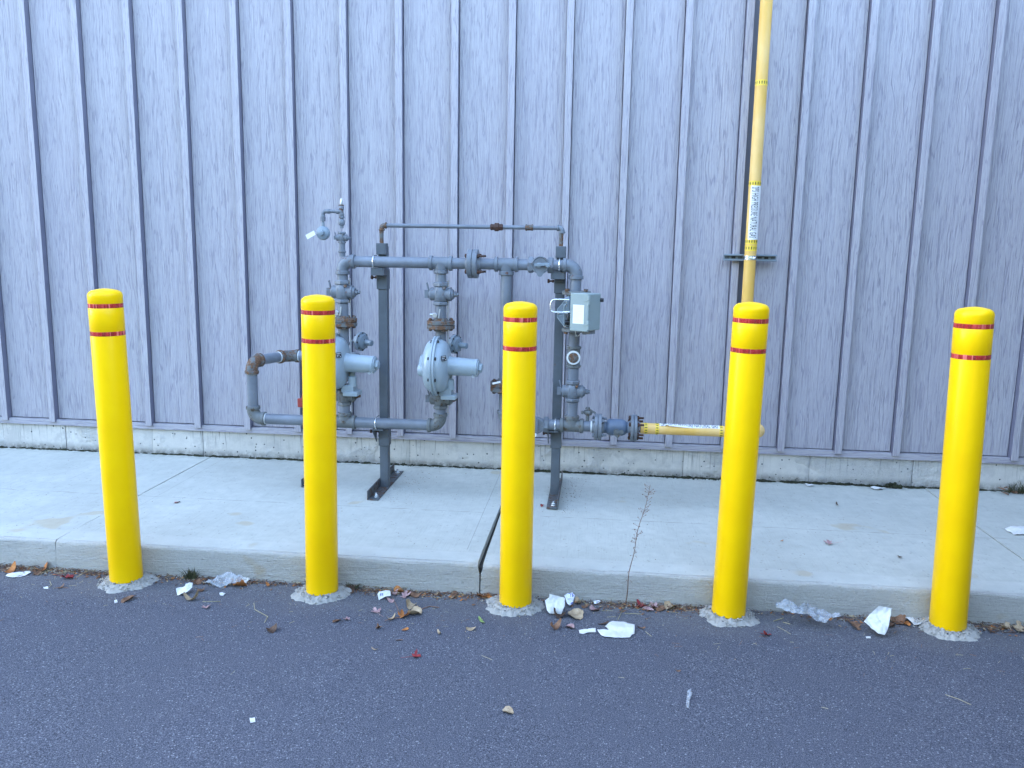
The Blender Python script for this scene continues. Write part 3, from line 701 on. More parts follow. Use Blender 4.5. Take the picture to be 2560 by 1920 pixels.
# loop at the left end: up, back towards the wall, then right
zlt = zy(905, XL)+.005
pipe((XL, PY, ZL+.06), (XL, PY, zlt-.06))
m = MB(); collar(m, (XL, PY, zlt-.09), ez, PR, .014, .002); part(m, 'sealant_ring', SEAL)
dback = V((.34, .94, 0)).normalized()
elbow((XL, PY, zlt), -ez, dback, mat=FLR)
pb = V((XL, PY, zlt))+dback*.36
pipe(V((XL, PY, zlt))+dback*.06, pb-dback*.05)
m = MB(); d0 = -dback; d1 = ex; pts = [pb+d0*.075, pb+d0*.055, pb+d0*.03+d1*.012, pb+d1*.035+d0*.008, pb+d1*.06, pb+d1*.075]
m.tube(pts, PR*1.14, 28)
for d in (d0, d1): m.lathe([(PR*1.1, -.004), (PR*1.33, 0), (PR*1.33, .018), (PR*1.2, .021)], pb+d*.066, d, 28)
part(m, 'elbow', FLR)
m = MB(); collar(m, pb+ex*.088, ex, PR, .008, .002); collar(m, pb-dback*.1, dback, PR, .008, .002); part(m, 'sealant_ring', SEAL)
pipe(pb+ex*.06, (X1, pb.y, pb.z)); elbow((X1, pb.y, pb.z), -ex, -ey); pipe((X1, pb.y-.05, pb.z), (X1, PY, pb.z))
# red lever behind the second bollard
zrl = zy(1008, -1.98, PY)
pz = V((xx(772, .8, 5.45), 5.45, 0))
m = MB(); m.cyl((pz.x, pz.y, SZ), (pz.x, pz.y, ZL-.0), .024, 20); m.box((pz.x+.01, pz.y-.02, SZ+.004), (.07, .2, .006)); m.box((pz.x-.024, pz.y-.02, SZ+.03), (.006, .2, .055)); part(m, 'prop_leg', POST)
m = MB(); rl = atY(751, 1007, 5.4); m.box(rl, (.034, .022, .06)); m.tube([rl+V((.012, 0, .03)), rl+V((.022, 0, .07)), rl+V((.03, 0, .09))], .006, 8); m.tube([rl+V((.0, 0, -.02)), rl+V((.05, .02, -.03)), rl+V((.06, .02, .06))], .007, 8); part(m, 'red_lever', REDP, bevel=.003)
part(MB().cyl((rl.x+.04, 5.42, rl.z-.12), (rl.x+.04, 5.42, rl.z+.12), .02, 18), 'drain_pipe', POST)

# third drop and the lower right run
def q3(py): return zy(py, X3)
pipe((X3, PY, ZM-.06), (X3, PY, q3(955)), PR)
flange((X3, PY, q3(965.5)), ez, .094, .032, FLR, RUST, 4, .4, .02, .014)
m = MB(); p = atY(1241, 957, PY-.09); m.box(p, (.054, .004, .012), Matrix.Rotation(-.25, 3, 'Y')); part(m, 'white_tag', WHITE)
pipe((X3, PY, q3(975)), (X3, PY, ZR+.06)); elbow((X3, PY, ZR), ez, ex, mat=FIT)
xv2 = xx(1342, ZR)
pipe((X3+.06, PY, ZR), (xv2-.05, PY, ZR))
m = MB()
for s in (-1, 1): m.hexa((xv2, PY, ZR), ex*s, .053, .045, .080, start=.26)
m.lathe([(.038, -.05), (.046, 0), (.038, .05)], (xv2, PY, ZR), ex, 28); m.lathe([(.044, -.04), (.05, .03), (.055, .036), (.055, .046), (.050, .05)], (xv2, PY, ZR), -ey, 32)
vb = part(m, 'valve', FIT); m = MB(); m.box((xv2, PY-.062, ZR), (.024, .016, .085)); m.lathe([(.016, 0), (.016, .012)], (xv2, PY-.055, ZR-.04), -ey, 16); m.build('lever', FIT, vb, bevel=.002)
m = MB(); p = atY(1338, 1087, PY-.07); m.lathe([(.011, 0), (.011, .02), (.008, .024)], p, -ey, 18); part(m, 'white_plug', WHITE)
pipe((xv2+.06, PY, ZR), (X4-.06, PY, ZR)); tee((X4, PY, ZR), ex, ez, mat=FITR)
xfa, xfb = xx(1495, ZR), xx(1584, ZR)
pipe((X4+.06, PY, ZR), (xfa, PY, ZR)); m = MB(); collar(m, (xfa-.05, PY, ZR), ex, PR, .016, .003); part(m, 'sealant_ring', SEAL)
flange((xfa, PY, ZR), ex, .087, .023, FIT, FIT, 4, .785, .034, .0135)
m = MB(); p = V((xx(1468, ZR), PY-.0, ZR+PR)); m.cyl(p, p+ez*.05, .012, 16); m.lathe([(.014, -.026), (.019, -.01), (.019, .01), (.014, .03)], p+ez*.055, V((.7, -.7, 0)), 18)
m.hexa(p+ez*.055+V((-.028, -.0, .0)), -ex, .013, 0, .014); m.lathe([(.017, 0), (.012, .012)], p+ez*.08, ez, 6); m.box(p+ez*.075+V((.03, -.01, -.008)), (.05, .01, .012), Matrix.Rotation(.5, 3, 'Y')); part(m, 'test_cock', FITR)
m = MB(); L = xfb-xfa
m.lathe([(.036, .02), (.038, .052), (.05, .064), (.056, .085), (.056, .155), (.05, .175), (.036, .19), (.036, L-.02)], (xfa, PY, ZR), ex, 36)
sv = part(m, 'insulated_valve', BLUEV)
hp = atY(1541, 1080, PY-.06); m = MB(); m.cyl(hp+V((0, .03, 0)), hp, .02, 22); m.hexa(hp, -ey, .013, 0, .012); m.lathe([(.013, 0), (.013, .010)], hp+V((.034, 0, .003)), -ey, 18)
m.box(hp+V((.018, -.004, .002)), (.034, .01, .016)); vs = [(-.022, -.014), (.034, -.014), (.008, -.042)]
m.add([hp+V((x, -.004, z)) for x, z in vs]+[hp+V((x, .004, z)) for x, z in vs], [(0, 1, 2), (5, 4, 3), (0, 3, 4, 1), (1, 4, 5, 2), (2, 5, 3, 0)]); m.build('lever', FITR, sv)
flange((xfb, PY, ZR), ex, .089, .020, FIT, RUST, 6, .52, .044, .014)

# meter run
def q4(py): return zy(py, X4)
pipe((X4, PY, ZM-.06), (X4, PY, q4(730)))
m = MB(); zt4, zb4 = q4(732), q4(824.5)
def oblong(m, zc, th, rx, ry): m.lathe([(rx-.003, -th/2), (rx, -th/2+.003), (rx, th/2-.003), (rx-.003, th/2)], (X4+.006, PY, zc), ez, 8, squash=ry/rx, start=math.pi/8)
oblong(m, zt4, .024, .10, .075); oblong(m, zb4, .024, .095, .075)
mt = part(m, 'meter', FITR)
for zc, s in ((zt4, 1), (zb4, -1)):
    for dx in (-.06, .06):
        for dy in (-.045, .045): b_ = MB(); b_.hexa((X4+.006+dx, PY+dy, zc), ez*s, .014, .012, .024); b_.build('bolt', FLR, mt)
m = MB(); zc = (zt4+zb4)/2; hh = (zt4-zb4)/2-.012
m.lathe([(.055, -hh), (.07, -hh+.02), (.078, -.05), (.082, 0), (.078, .05), (.07, hh-.02), (.055, hh)], (X4, PY, zc), ez, 8, start=math.pi/8, squash=.95)
m.build('meter_body', REG2, mt, sharp=20)
# ribbed end plate seen left of the enclosure
ep = lambda px, py, dy=-.075: atY(1360+px/11.85, 720+py/11.85, PY+dy)
m = MB(); pts = [(590, 400), (400, 620), (395, 880), (590, 1130), (760, 1130), (760, 240), (600, 300)]
f0 = [ep(*p) for p in pts]; f1 = [ep(*p)+V((0, .05, 0)) for p in pts]; n = len(pts)
m.add(f0+f1, [tuple(range(n)), tuple(reversed(range(n, 2*n)))]+[(k, n+k, n+(k+1) % n, (k+1) % n) for k in range(n)])
m.build('end_plate', REG2, mt, bevel=.003)
m = MB(); m.tube([ep(590, 400, -.078), ep(405, 620, -.078), ep(400, 880, -.078), ep(590, 1130, -.078)], .0022, 8)
m.tube([ep(700, 470, -.08), ep(620, 490, -.08), ep(595, 560, -.08), ep(595, 1120, -.08)], .0028, 8); m.tube([ep(430, 830, -.08), ep(600, 830, -.08)], .002, 6); m.tube([ep(540, 480, -.08), ep(600, 530, -.08)], .002, 6)
m.build('plate_rib', REG, mt)
for px, py in ((660, 420), (660, 525), (430, 760), (600, 1145)): b_ = MB(); b_.lathe([(.0035, -.001), (.0035, .004)], ep(px, py, -.078), -ey, 14); b_.build('bolt', CHROME, mt)
b_ = MB(); b_.tube([ep(560, 715, -.10), ep(640, 720, -.10), ep(770, 715, -.10)], [.005, .009, .006], 14); b_.tube([ep(690, 720, -.10), ep(695, 770, -.10)], .005, 10); b_.build('hose_fitting', CHROME, mt)
b_ = MB(); b_.tube([ep(745, 760, -.09), ep(715, 850, -.10), ep(730, 930, -.10)], .012, 12); b_.tube([ep(620, 1010, -.09), ep(690, 1010, -.09), ep(760, 1020, -.09)], .016, 12); b_.tube([ep(745, 930, -.09), ep(700, 1100, -.09)], .006, 8); b_.build('cable_gland', BLACK, mt)
hd = [(750, 350), (520, 340), (340, 338), (250, 360), (205, 420), (190, 520), (190, 620), (215, 680), (280, 712), (420, 718), (560, 722)]
b_ = MB(); b_.tube([ep(x, y, -.11) for x, y in hd], .0050, 12); b_.build('bar_handle', CHROME, mt)
# enclosure turned away to the right, with its label
th = R_(30); rz = Matrix.Rotation(-th, 3, 'Z')
cF = atY(1448, 781, PY-.22)        # middle of the door
fx = rz @ ex; fy = rz @ ey
BW, BH, BD = .128, .232, .145
m = MB(); cb = cF+fy*(BD/2+.012); m.box(cb, (BW, BD, BH), rz); enc = m.build('enclosure', BOX, mt, bevel=.008)
m = MB(); m.box(cF+fy*.005, (BW+.006, .014, BH+.006), rz); dr = m.build('enclosure_door', BOX, mt, bevel=.005)
m = MB(); lc = cF+V((0, 0, -.012))-fx*.004; m.box(lc-fy*.003, (.080, .0016, .118), rz); m.mi = 1
for k in range(11):
    wd = random.uniform(.03, .062); m.box(lc-fy*.0042+V((0, 0, .045-.0085*k))+fx*(-.033+wd/2), (wd, .0006, .0014), rz)
m.build('label_sheet', [WHITE, INKF], dr)
for hz in (.075, -.075):
    m = MB(); hc = cF+fx*(BW/2+.004)+V((0, 0, hz)); m.cyl(hc+V((0, 0, -.028)), hc+V((0, 0, -.002)), .009, 16, ch=.001); m.cyl(hc+V((0, 0, .001)), hc+V((0, 0, .026)), .010, 16, ch=.001)
    m.box(hc-fx*.02-fy*.004, (.03, .008, .007), rz); m.box(hc+fy*.012, (.006, .03, .018), rz); m.build('hinge', BOX, mt)
m = MB(); kc = atY(1495, 750, PY-.12); m.cyl(kc, kc+V((.012, 0, 0)), .008, 16); m.lathe([(.010, .012), (.012, .014), (.012, .034), (.009, .036)], kc, ex, 18); m.build('cable_plug', BLACK, mt)
m = MB(); b0 = atY(1438, 828, PY-.16); m.tube([b0, b0+V((.004, 0, -.02)), b0+V((.014, -.004, -.033)), b0+V((.0, 0, -.03)), b0+V((.02, 0, -.03)), b0+V((.04, 0, -.01)), b0+V((.05, 0, .005))], .0014, 6); m.build('seal_wire', SEAL, mt)
m = MB(); m.box(cb+V((.02, 0, -BH/2-.012)), (.06, .06, .022), rz); m.build('bracket', FIT, mt)
# below the meter
pipe((X4, PY, zb4), (X4, PY, q4(868)))
ztt = q4(891.5); m = MB(); m.cyl((X4, PY, q4(918)), (X4, PY, q4(865)), PR*1.17)
for py in (915, 868.5): collar(m, (X4, PY, zy(py, X4)-.009), ez, PR*1.17, .018, .006)
m.cyl((X4, PY, ztt), (X4, PY-.055, ztt), .041, 28); tp = part(m, 'plugged_tee', FITR)
m = MB(); m.lathe([(.036, 0), (.045, .001), (.045, .006), (.036, .007)], (X4, PY-.055, ztt), -ey, 32); m.build('sealant_ring', SEAL, tp)
m = MB(); m.lathe([(.034, 0), (.034, .009), (.03, .011)], (X4, PY-.055, ztt), -ey, 28); m.box((X4, PY-.068, ztt), (.03, .012, .03), Matrix.Rotation(.5, 3, 'Y')); m.build('plug', FLR, tp)
pipe((X4, PY, q4(915)), (X4, PY, q4(950)))
plug_valve((X4, PY, q4(978)), k=.95)
pipe((X4, PY, q4(1005)), (X4, PY, ZR+.06))

# thin bypass line on top
XA, XB = xx(948.4, ZT), xx(1404.5, ZT)
r2 = .0135
pipe((XA+.03, PY+.06, ZT), (XB-.03, PY+.06, ZT), r2)
def small_elbow(X, dx, mat):
    m = MB(); c = V((X, PY+.06, ZT)); m.tube([c+ex*dx*.034]+arc(c, ex*dx, -ez, .022, 8)+[c-ez*.034], r2*1.3, 20)
    for d in (ex*dx, -ez): m.lathe([(r2*1.3, 0), (r2*1.55, .002), (r2*1.55, .011), (r2*1.2, .013)], c+d*.022, d, 20)
    return part(m, 'elbow', mat)
small_elbow(XA, 1, FLR); small_elbow(XB, -1, FIT)
xu = xx(1239, ZT); m = MB()
m.lathe([(.016, -.042), (.021, -.038), (.019, -.016), (.027, -.013), (.027, .012), (.021, .016), (.021, .036), (.016, .042)], (xu, PY+.06, ZT), ex, 8); part(m, 'union', RUST)
xu = xx(1321.5, ZT); m = MB(); m.lathe([(.016, -.026), (.021, -.024), (.021, -.016), (.0185, -.014), (.0185, .014), (.021, .016), (.021, .024), (.016, .026)], (xu, PY+.06, ZT), ex, 22); part(m, 'coupling', FLR)
# support posts
def support(X, zl, pipe_z_low, foot_leg):
    yp = PY+.105; ps = .060
    m = MB(); m.box((X, yp, (SZ+ZM+.10)/2+.004), (ps, ps, ZM+.10-SZ)); st = part(m, 'support_post', POST, bevel=.004)
    m = MB(); m.cyl((X, PY+.06, ZM+.02+.08), (X, PY+.06, ZT-.03), r2, 18); m.lathe([(r2+.001, 0), (r2+.001, .016)], (X, PY+.06, ZT-.048), ez, 18); m.build('stub_pipe', FLR, st)
    # sleeve above the header, top bracket, lower sleeve
    m = MB(); m.box((X, PY+.075, ZM+.085), (.066, .07, .075)); m.build('saddle_bracket', POST, st, bevel=.003)
    m = MB(); zs = ZM-.115; m.box((X-.002, yp-.002, zs), (.074, .074, .135)); m.box((X-.012, PY+.035, ZM-.064), (.09, .09, .05)); m.build('adjusting_sleeve', POST, st, bevel=.003)
    m = MB(); zq = ZM-.105; m.cyl((X-.04, yp-.01, zq), (X-.075, yp-.01, zq), .006, 12); m.hexa((X-.07, yp-.01, zq), -ex, .014, 0, .014); m.hexa((X-.044, yp-.01, zq), -ex, .011, 0, .010); m.build('set_screw', RUST, st)
    m = MB(); zs = pipe_z_low-.115; m.box((X, yp-.001, zs), (.073, .073, .12)); m.box((X-.02, PY+.03, pipe_z_low-.045), (.075, .085, .012))
    tri = [(PY-.03, pipe_z_low-.05), (PY+.075, pipe_z_low-.05), (PY+.075, pipe_z_low-.15)]
    for sx in (-.054,): m.add([(X+sx, y, z) for y, z in tri]+[(X+sx+.006, y, z) for y, z in tri], [(0, 1, 2), (5, 4, 3), (0, 3, 4, 1), (1, 4, 5, 2), (2, 5, 3, 0)])
    m.build('lower_bracket', POST, st, bevel=.002)
    m = MB(); m.hexa((X-.075, PY+.05, pipe_z_low-.07), -ex, .014, 0, .014); m.cyl((X-.03, PY+.05, pipe_z_low-.07), (X-.08, PY+.05, pipe_z_low-.07), .006, 12); m.build('set_screw', RUST, st)
    for zz, xo in ((ZM, -.035), (pipe_z_low, -.03)):
        if foot_leg > 0: xo = -.004
        m = MB(); pts = [(X+xo, PY+.06, zz-.041)]+[(X+xo, PY-.041*math.sin(a), zz-.041*math.cos(a)) for a in lin(0.05, math.pi-.05, 14)]+[(X+xo, PY+.06, zz+.041)]
        m.tube(pts, .0042, 10); m.build('pipe_clamp', CHROME, st)
    # foot: an angle section running front to back, bolted down
    y0, y1 = PY-.225, PY+.50; fw = .075
    m = MB(); m.box((X, (y0+y1)/2, SZ+.004), (fw, y1-y0, .007)); m.box((X+foot_leg*(fw/2-.003), (y0+y1)/2, SZ+.036), (.007, y1-y0, .058)); ft = m.build('foot', FOOT, st, bevel=.0015)
    if foot_leg < 0: ft.rotation_euler = (0, 0, 0)
    for yb in (y0+.06, y1-.06):
        m = MB(); m.lathe([(.018, 0), (.018, .003)], (X+.006, yb, SZ+.0075), ez, 24); m.hexa((X+.006, yb, SZ+.01), ez, .014, 0, .014); m.lathe([(.008, 0), (.008, .012), (.004, .014)], (X+.006, yb, SZ+.024), ez, 14); m.build('anchor_bolt', CHROME, st)
support(-1.427, 0, ZL, -1); support(-.236, 0, ZR, 1)

# ------------------------------------------------------------------ yellow gas pipe
YP, t, b = new_mat('yellow_painted_pipe'); N = NT(t); v = N.coord()
c = N.mix(N.val(N.noise(N.coord((1, 1, .4)), 5, 5, .6), .35, .68), (.68, .39, .075), (.76, .50, .19)); c = N.mix(N.val(N.noise(v, 34, 5, .7), .66, .74, 0, .4), c, (.40, .24, .06))
N.l(c, b.inputs['Base Color']); b.inputs['Roughness'].default_value = .55; N.bump(N.noise(v, 60, 3), .15, .002, b)
BAND = simple('yellow_arrow_tape', (.80, .54, .05), .4)
XR, YR, RRAD = 1.064, 5.93, .0405
def on_riser(th, z, r):
    th -= .17
    return V((XR+r*math.sin(th), YR-r*math.cos(th), z))
GP = empty('yellow_gas_pipe', (XR, YR, .6), 'yellow gas pipe running along the wall foot and up the wall, with printed labels', 'gas pipe')
xe = 1.085
m = MB(); m.cyl((xfb+.045, PY, ZR), (xe-.05, PY, ZR), .036, 36); m.build('horizontal_pipe', YP, GP)
m = MB(); m.lathe([(.039, 0), (.039, .012), (.036, .014)], (xfb+.022, PY, ZR), ex, 30); m.build('pipe_end', YP, GP)
def yelbow(corner, d0, d1, rad=.055, r=.036, nm='elbow'):
    m = MB(); c = V(corner); d0 = V(d0); d1 = V(d1); m.tube([c+d0*(rad+.01)]+arc(c, d0, d1, rad, 12)+[c+d1*(rad+.01)], r*1.16, 28)
    for d in (d0, d1): m.lathe([(r*1.2, 0), (r*1.32, .003), (r*1.32, .018), (r*1.2, .02)], c+d*(rad-.005), d, 28)
    return m.build(nm, YP, GP)
yelbow((xe, PY, ZR), -ex, ey)
dd = V((XR-xe, YR-PY, 0)); m = MB(); m.cyl((xe, PY+.05, ZR), (XR, YR-.05, ZR), .036, 28); m.build('return_pipe', YP, GP)
yelbow((XR, YR, ZR), -ey, ez, r=RRAD*.97)
m = MB(); m.cyl((XR, YR, ZR+.05), (XR, YR, 8.9), RRAD, 48); m.build('riser_pipe', YP, GP)
def riser_band(z0, z1, th0=-math.pi, th1=math.pi, r=RRAD+.0008, n=48):
    m = MB(); ts = lin(th0, th1, n); vs = [on_riser(t_, z, r) for z in (z0, z1) for t_ in ts]; k = n+1
    m.add(vs, [(i, i+1, k+i+1, k+i) for i in range(n)]); return m
def arrows(m, zc, h=.018, r=RRAD+.0016):
    m.mi = 1
    for k in range(-4, 5):
        t0 = k*.42+.1
        for (a0, z0), (a1, z1) in (((t0-.09, zc), (t0+.09, zc+h*.5)),): m.add([on_riser(a0, zc, r), on_riser(a1, zc, r), on_riser(a1*.7+a0*.3, zc+h*.6, r), on_riser(a0*.7+a1*.3, zc+h*.6, r)], [(0, 1, 2, 3)])
        m.add([on_riser(t0-.05, zc-h*.5, r), on_riser(t0+.05, zc-h*.5, r), on_riser(t0+.05, zc, r), on_riser(t0-.05, zc, r)], [(0, 1, 2, 3)])
def zrise(py): return zy(py, XR, YR-RRAD)
for pc in (205.5, 458.5, 604, 620.5):
    zc = zrise(pc); m = riser_band(zc-.019, zc+.019); arrows(m, zc); m.build('arrow_band', [BAND, INK], GP, smooth=False)
zt_, zb_ = zrise(464), zrise(599)
lab = riser_band(zb_, zt_, -.62, 1.62, RRAD+.0011, 20).build('pipe_label', WHITE, GP)
def text_mesh(s, body, wrap, length, height, off=0.0):
    cu = bpy.data.curves.new('txt', 'FONT'); cu.body = body; cu.size = 1; cu.resolution_u = 2; cu.offset = .002
    to = bpy.data.objects.new('txt', cu); COL.objects.link(to); bpy.context.view_layer.update()
    me = bpy.data.meshes.new_from_object(to.evaluated_get(bpy.context.evaluated_depsgraph_get())); bpy.data.objects.remove(to); bpy.data.curves.remove(cu)
    import bmesh
    bm = bmesh.new(); bm.from_mesh(me); bpy.data.meshes.remove(me)
    x0 = min(v.co.x for v in bm.verts); x1 = max(v.co.x for v in bm.verts); y0 = min(v.co.y for v in bm.verts); y1 = max(v.co.y for v in bm.verts)
    for k in range(1, 8): bmesh.ops.bisect_plane(bm, geom=bm.verts[:]+bm.edges[:]+bm.faces[:], plane_co=(0, y0+(y1-y0)*k/8, 0), plane_no=(0, 1, 0))
    bm.verts.index_update()
    vs = [wrap((v.co.x-x0)/(x1-x0)*length, (v.co.y-y0)/(y1-y0)*height) for v in bm.verts]
    s.add(vs, [tuple(v.index for v in f.verts) for f in bm.faces]); bm.free(); return s
TXT = '2PSI HIGH PRESSURE NATURAL GAS'
L_ = zt_-zb_-.02
m = text_mesh(MB(), TXT, lambda u, h: on_riser(.56-.5+ (h-.022)/RRAD+.10, zt_-.008-u, RRAD+.0018), L_, .046)
m.build('lettering', INK, lab, smooth=False)
# labels on the horizontal pipe
def on_h(x, th, r): return V((x, PY-r*math.cos(th), ZR+r*math.sin(th)))
xh0, xh1 = xx(1648, ZR), xx(1797, ZR)
m = MB(); n1, n2 = 24, 10; vs = []
for i in range(n1+1):
    u = i/n1; lo = .62-.25*abs(u-.18)*0+(.18 if u < .16 else 0)+.12*math.sin(u*9)*.4
    for j in range(n2+1):
        th_ = lo+(2.3-lo)*j/n2; r = .0372
        if j < 3 and .12 < u < .55: r += (.55-u)/.43*.012*(3-j)/3
        vs.append(on_h(xh0+(xh1-xh0)*u, th_, r))
m.add(vs, [(i*(n2+1)+j, (i+1)*(n2+1)+j, (i+1)*(n2+1)+j+1, i*(n2+1)+j+1) for i in range(n1) for j in range(n2)])
lab2 = m.build('peeling_label', WHITE, GP)
m = text_mesh(MB(), TXT, lambda u, h: on_h(xh0+.01+u, .72+h/.036, .0382), xh1-xh0-.02, .030); m.build('lettering', INK, lab2, smooth=False)
for px in (1614, 1642, 1801.5):
    xc = xx(px, ZR); m = MB(); n = 40; w_ = .011; vs = [on_h(xc+s*w_, 2*math.pi*k/n, .0368) for s in (-1, 1) for k in range(n)]
    m.add(vs, [(k, (k+1) % n, n+(k+1) % n, n+k) for k in range(n)]); m.mi = 1
    for k in range(-4, 6):
        t0 = k*.5-.12; r = .0376
        m.add([on_h(xc, t0-.11, r), on_h(xc, t0+.11, r), on_h(xc+.010, t0, r)], [(0, 1, 2)]); m.add([on_h(xc-.007, t0-.06, r), on_h(xc, t0-.06, r), on_h(xc, t0+.06, r), on_h(xc-.007, t0+.06, r)], [(0, 1, 2, 3)])
    m.build('arrow_band', [BAND, INK], GP, smooth=False)
# strut channel bolted over the battens, and the clamp
zs = zy(644.5, 1.1, 6.0); xa, xb = xx(1810, zs, 5.99), xx(1942, zs, 5.99)
STR = simple('strut_steel', (.20, .24, .28), .4, .3)
st = empty('strut_channel', ((xa+xb)/2, 6.0, zs), 'slotted grey steel channel bolted across the wall behind the yellow riser', 'steel channel')
m = MB(); cx = (xa+xb)/2; L = xb-xa; hh = .0475
m.box((cx, 6.012, zs), (L, .006, hh)); m.box((cx, 5.9935, zs+hh/2-.002), (L, .031, .004)); m.box((cx, 5.9935, zs-hh/2+.002), (L, .031, .004))
m.box((cx, 5.978, zs+hh/2-.007), (L, .003, .008)); m.box((cx, 5.978, zs-hh/2+.007), (L, .003, .008)); m.build('channel', STR, st, bevel=.001)
for k in range(8):
    xk = xa+L*(k+.5)/8
    if abs(xk-XR) < .05: continue
    m = MB(); m.lathe([(.0075, 0), (.0075, .001)], (xk, 6.0088, zs), -ey, 20, squash=1); m.box((xk, 6.0083, zs), (.028, .0012, .015)); m.build('slot', POST if k not in (1, 6) else BLACK, st)
m = MB(); n = 26; w_ = .0145; rr_ = RRAD+.002
vs = [(XR+rr_*math.sin(t_), YR-rr_*math.cos(t_), zs+s*w_) for s in (-1, 1) for t_ in lin(-1.9, 1.9, n)]
k_ = n+1; m.add(vs, [(i, i+1, k_+i+1, k_+i) for i in range(n)]); m.box((XR+.004, YR-RRAD-.008, zs), (.008, .014, .02)); m.hexa((XR+.008, YR-RRAD-.008, zs), ex, .008, 0, .012); m.cyl((XR-.014, YR-RRAD-.008, zs), (XR+.026, YR-RRAD-.008, zs), .004, 12)
m.build('pipe_strap', CHROME, GP)

# ------------------------------------------------------------------ dry weed, tufts, moss
wb = atZ(1562.6, 1503, 0); wb = V((wb.x, 4.105, 0))
wd = empty('dry_weed', wb, 'tall thin dried weed stem growing at the kerb between two bollards', 'weed')
tp = atY(1628, 1212, 4.09); rnd = random.Random(3)
pts = []
for k in range(15):
    u = k/14; p = wb.lerp(tp, u); p = p+V((.020*math.sin(u*3.1)*-1+.004*math.sin(u*17), -.035*math.sin(u*math.pi), 0)); pts.append(p)
MST = varied('dry_stem', [(.3, (.13, .075, .05)), (.6, (.24, .14, .10)), (.8, (.32, .2, .15))])
MB().tube(pts, [.0026-.0016*k/14 for k in range(15)], 8).build('stem', MST, wd)
m = MB()
for k in range(46):
    u = rnd.uniform(.38, 1.0)**.9; i = min(13, int(u*14)); p = pts[i].lerp(pts[i+1], u*14-i); a = rnd.uniform(0, 6.28); L = rnd.uniform(.008, .028)*(.7+.5*u)
    e = p+V((math.cos(a)*L, math.sin(a)*L, rnd.uniform(.2, 1)*L)); m.tube([p, e], .0007, 5); m.lathe([(.0008, 0), (.0026, .002), (.0018, .005), (.0004, .006)], e, e-p, 6)
m.build('seed_heads', MST, wd)['kind'] = 'stuff'
m = MB()
for k in range(9):
    u = rnd.uniform(.22, .6); i = int(u*14); p = pts[i]; a = rnd.uniform(0, 6.28); L = rnd.uniform(.012, .026); q0 = p; w_ = V((-math.sin(a), math.cos(a), 0))*.0022
    q1 = p+V((math.cos(a)*L*.5, math.sin(a)*L*.3, .004)); q2 = p+V((math.cos(a)*L, math.sin(a)*L*.4, -L*.5))
    m.add([q0, q1-w_, q1+w_, q2], [(0, 1, 2), (1, 3, 2)])
m.build('withered_leaves', LEAFM['brown'], wd)['kind'] = 'stuff'

def tuft(name, p, n, hgt, spread, mat, label, cat, seed):
    rnd = random.Random(seed); o = empty(name, p, label, cat); m = MB()
    for k in range(n):
        a = rnd.uniform(0, 6.28); b0 = V(p)+V((rnd.uniform(-1, 1)*spread*.5, rnd.uniform(-.5, .5)*spread*.3, 0)); L = hgt*rnd.uniform(.4, 1); d = V((math.cos(a), math.sin(a)*.6, 0))*spread*rnd.uniform(.3, 1); wv = V((-math.sin(a), math.cos(a), 0))*.0022
        m.add([b0-wv, b0+wv, b0+d*.5+V((0, 0, L*.7))+wv*.7, b0+d*.5+V((0, 0, L*.7))-wv*.7, b0+d+V((0, 0, L))], [(0, 1, 2, 3), (3, 2, 4)])
    m.build('blades', mat, o, smooth=False); return o
def gz(px, py, z=0.0): return atZ(px, py, z)
GRS = varied('dull_grass', [(.3, (.035, .04, .018)), (.6, (.075, .078, .038)), (.8, (.17, .15, .08))])
p = gz(474, 1452); tuft('grass_tuft', (p.x, 4.09, 0), 90, .07, .055, GRS, 'small tuft of dull green grass growing at the kerb foot right of the leftmost bollard', 'grass tuft', 1)
p = gz(1010, 1484); tuft('grass_tuft', (xx(880, .0, 4.09), 4.09, 0), 60, .035, .06, GRS, 'low grass sprigs at the kerb foot just right of the second bollard', 'grass tuft', 2)
o = tuft('weed_clump', (xx(2540, .17, 6.0), 6.0, SZ), 70, .10, .11, GRS, 'leafy green and brown weed clump at the foot of the wall by the right edge', 'weed', 5)
m = MB(); rnd = random.Random(9); c0 = V((xx(2540, .17, 6.0), 5.98, SZ))
for k in range(14):
    b_ = c0+V((rnd.uniform(-.10, .08), rnd.uniform(-.05, .02), rnd.uniform(.0, .05))); a = rnd.uniform(0, 6.28); s = rnd.uniform(.015, .03)
    m.add([b_, b_+V((s*math.cos(a), s*.5*math.sin(a), s*.5)), b_+V((1.8*s*math.cos(a+.4), s, s*.3)), b_+V((s*math.cos(a+1), s*math.sin(a+1), 0))], [(0, 1, 2, 3)])
m.build('dead_leaves', LEAFM['brown'], o)
def blob(m, p, r, sx=1.0, sz=.6, seed=0, seg=8):
    vs = []; fs = []
    for j in range(5):
        ph = math.pi/2*(j/4)
        for k in range(seg):
            a = 2*math.pi*k/seg; f = 1+.5*noise.noise(V((math.cos(a)*2+seed, math.sin(a)*2, j*.7)))
            vs.append((p[0]+r*sx*math.cos(ph)*math.cos(a)*f, p[1]+r*math.cos(ph)*math.sin(a)*f, p[2]+r*sz*math.sin(ph)*f))
    for j in range(4):
        for k in range(seg): fs.append((j*seg+k, j*seg+(k+1) % seg, (j+1)*seg+(k+1) % seg, (j+1)*seg+k))
    m.add(vs, fs)
rnd = random.Random(11); m = MB()
x = -6.0
while x < 6.0:
    dens = .5+.5*noise.noise(V((x*1.5, 0, 7)))
    if rnd.random() < .65+.5*dens: blob(m, (x, 6.038+rnd.uniform(-.014, .008), SZ-.006), rnd.uniform(.005, .014)*(1+dens*.8), 1.8, .8, x)
    x += rnd.uniform(.006, .02)
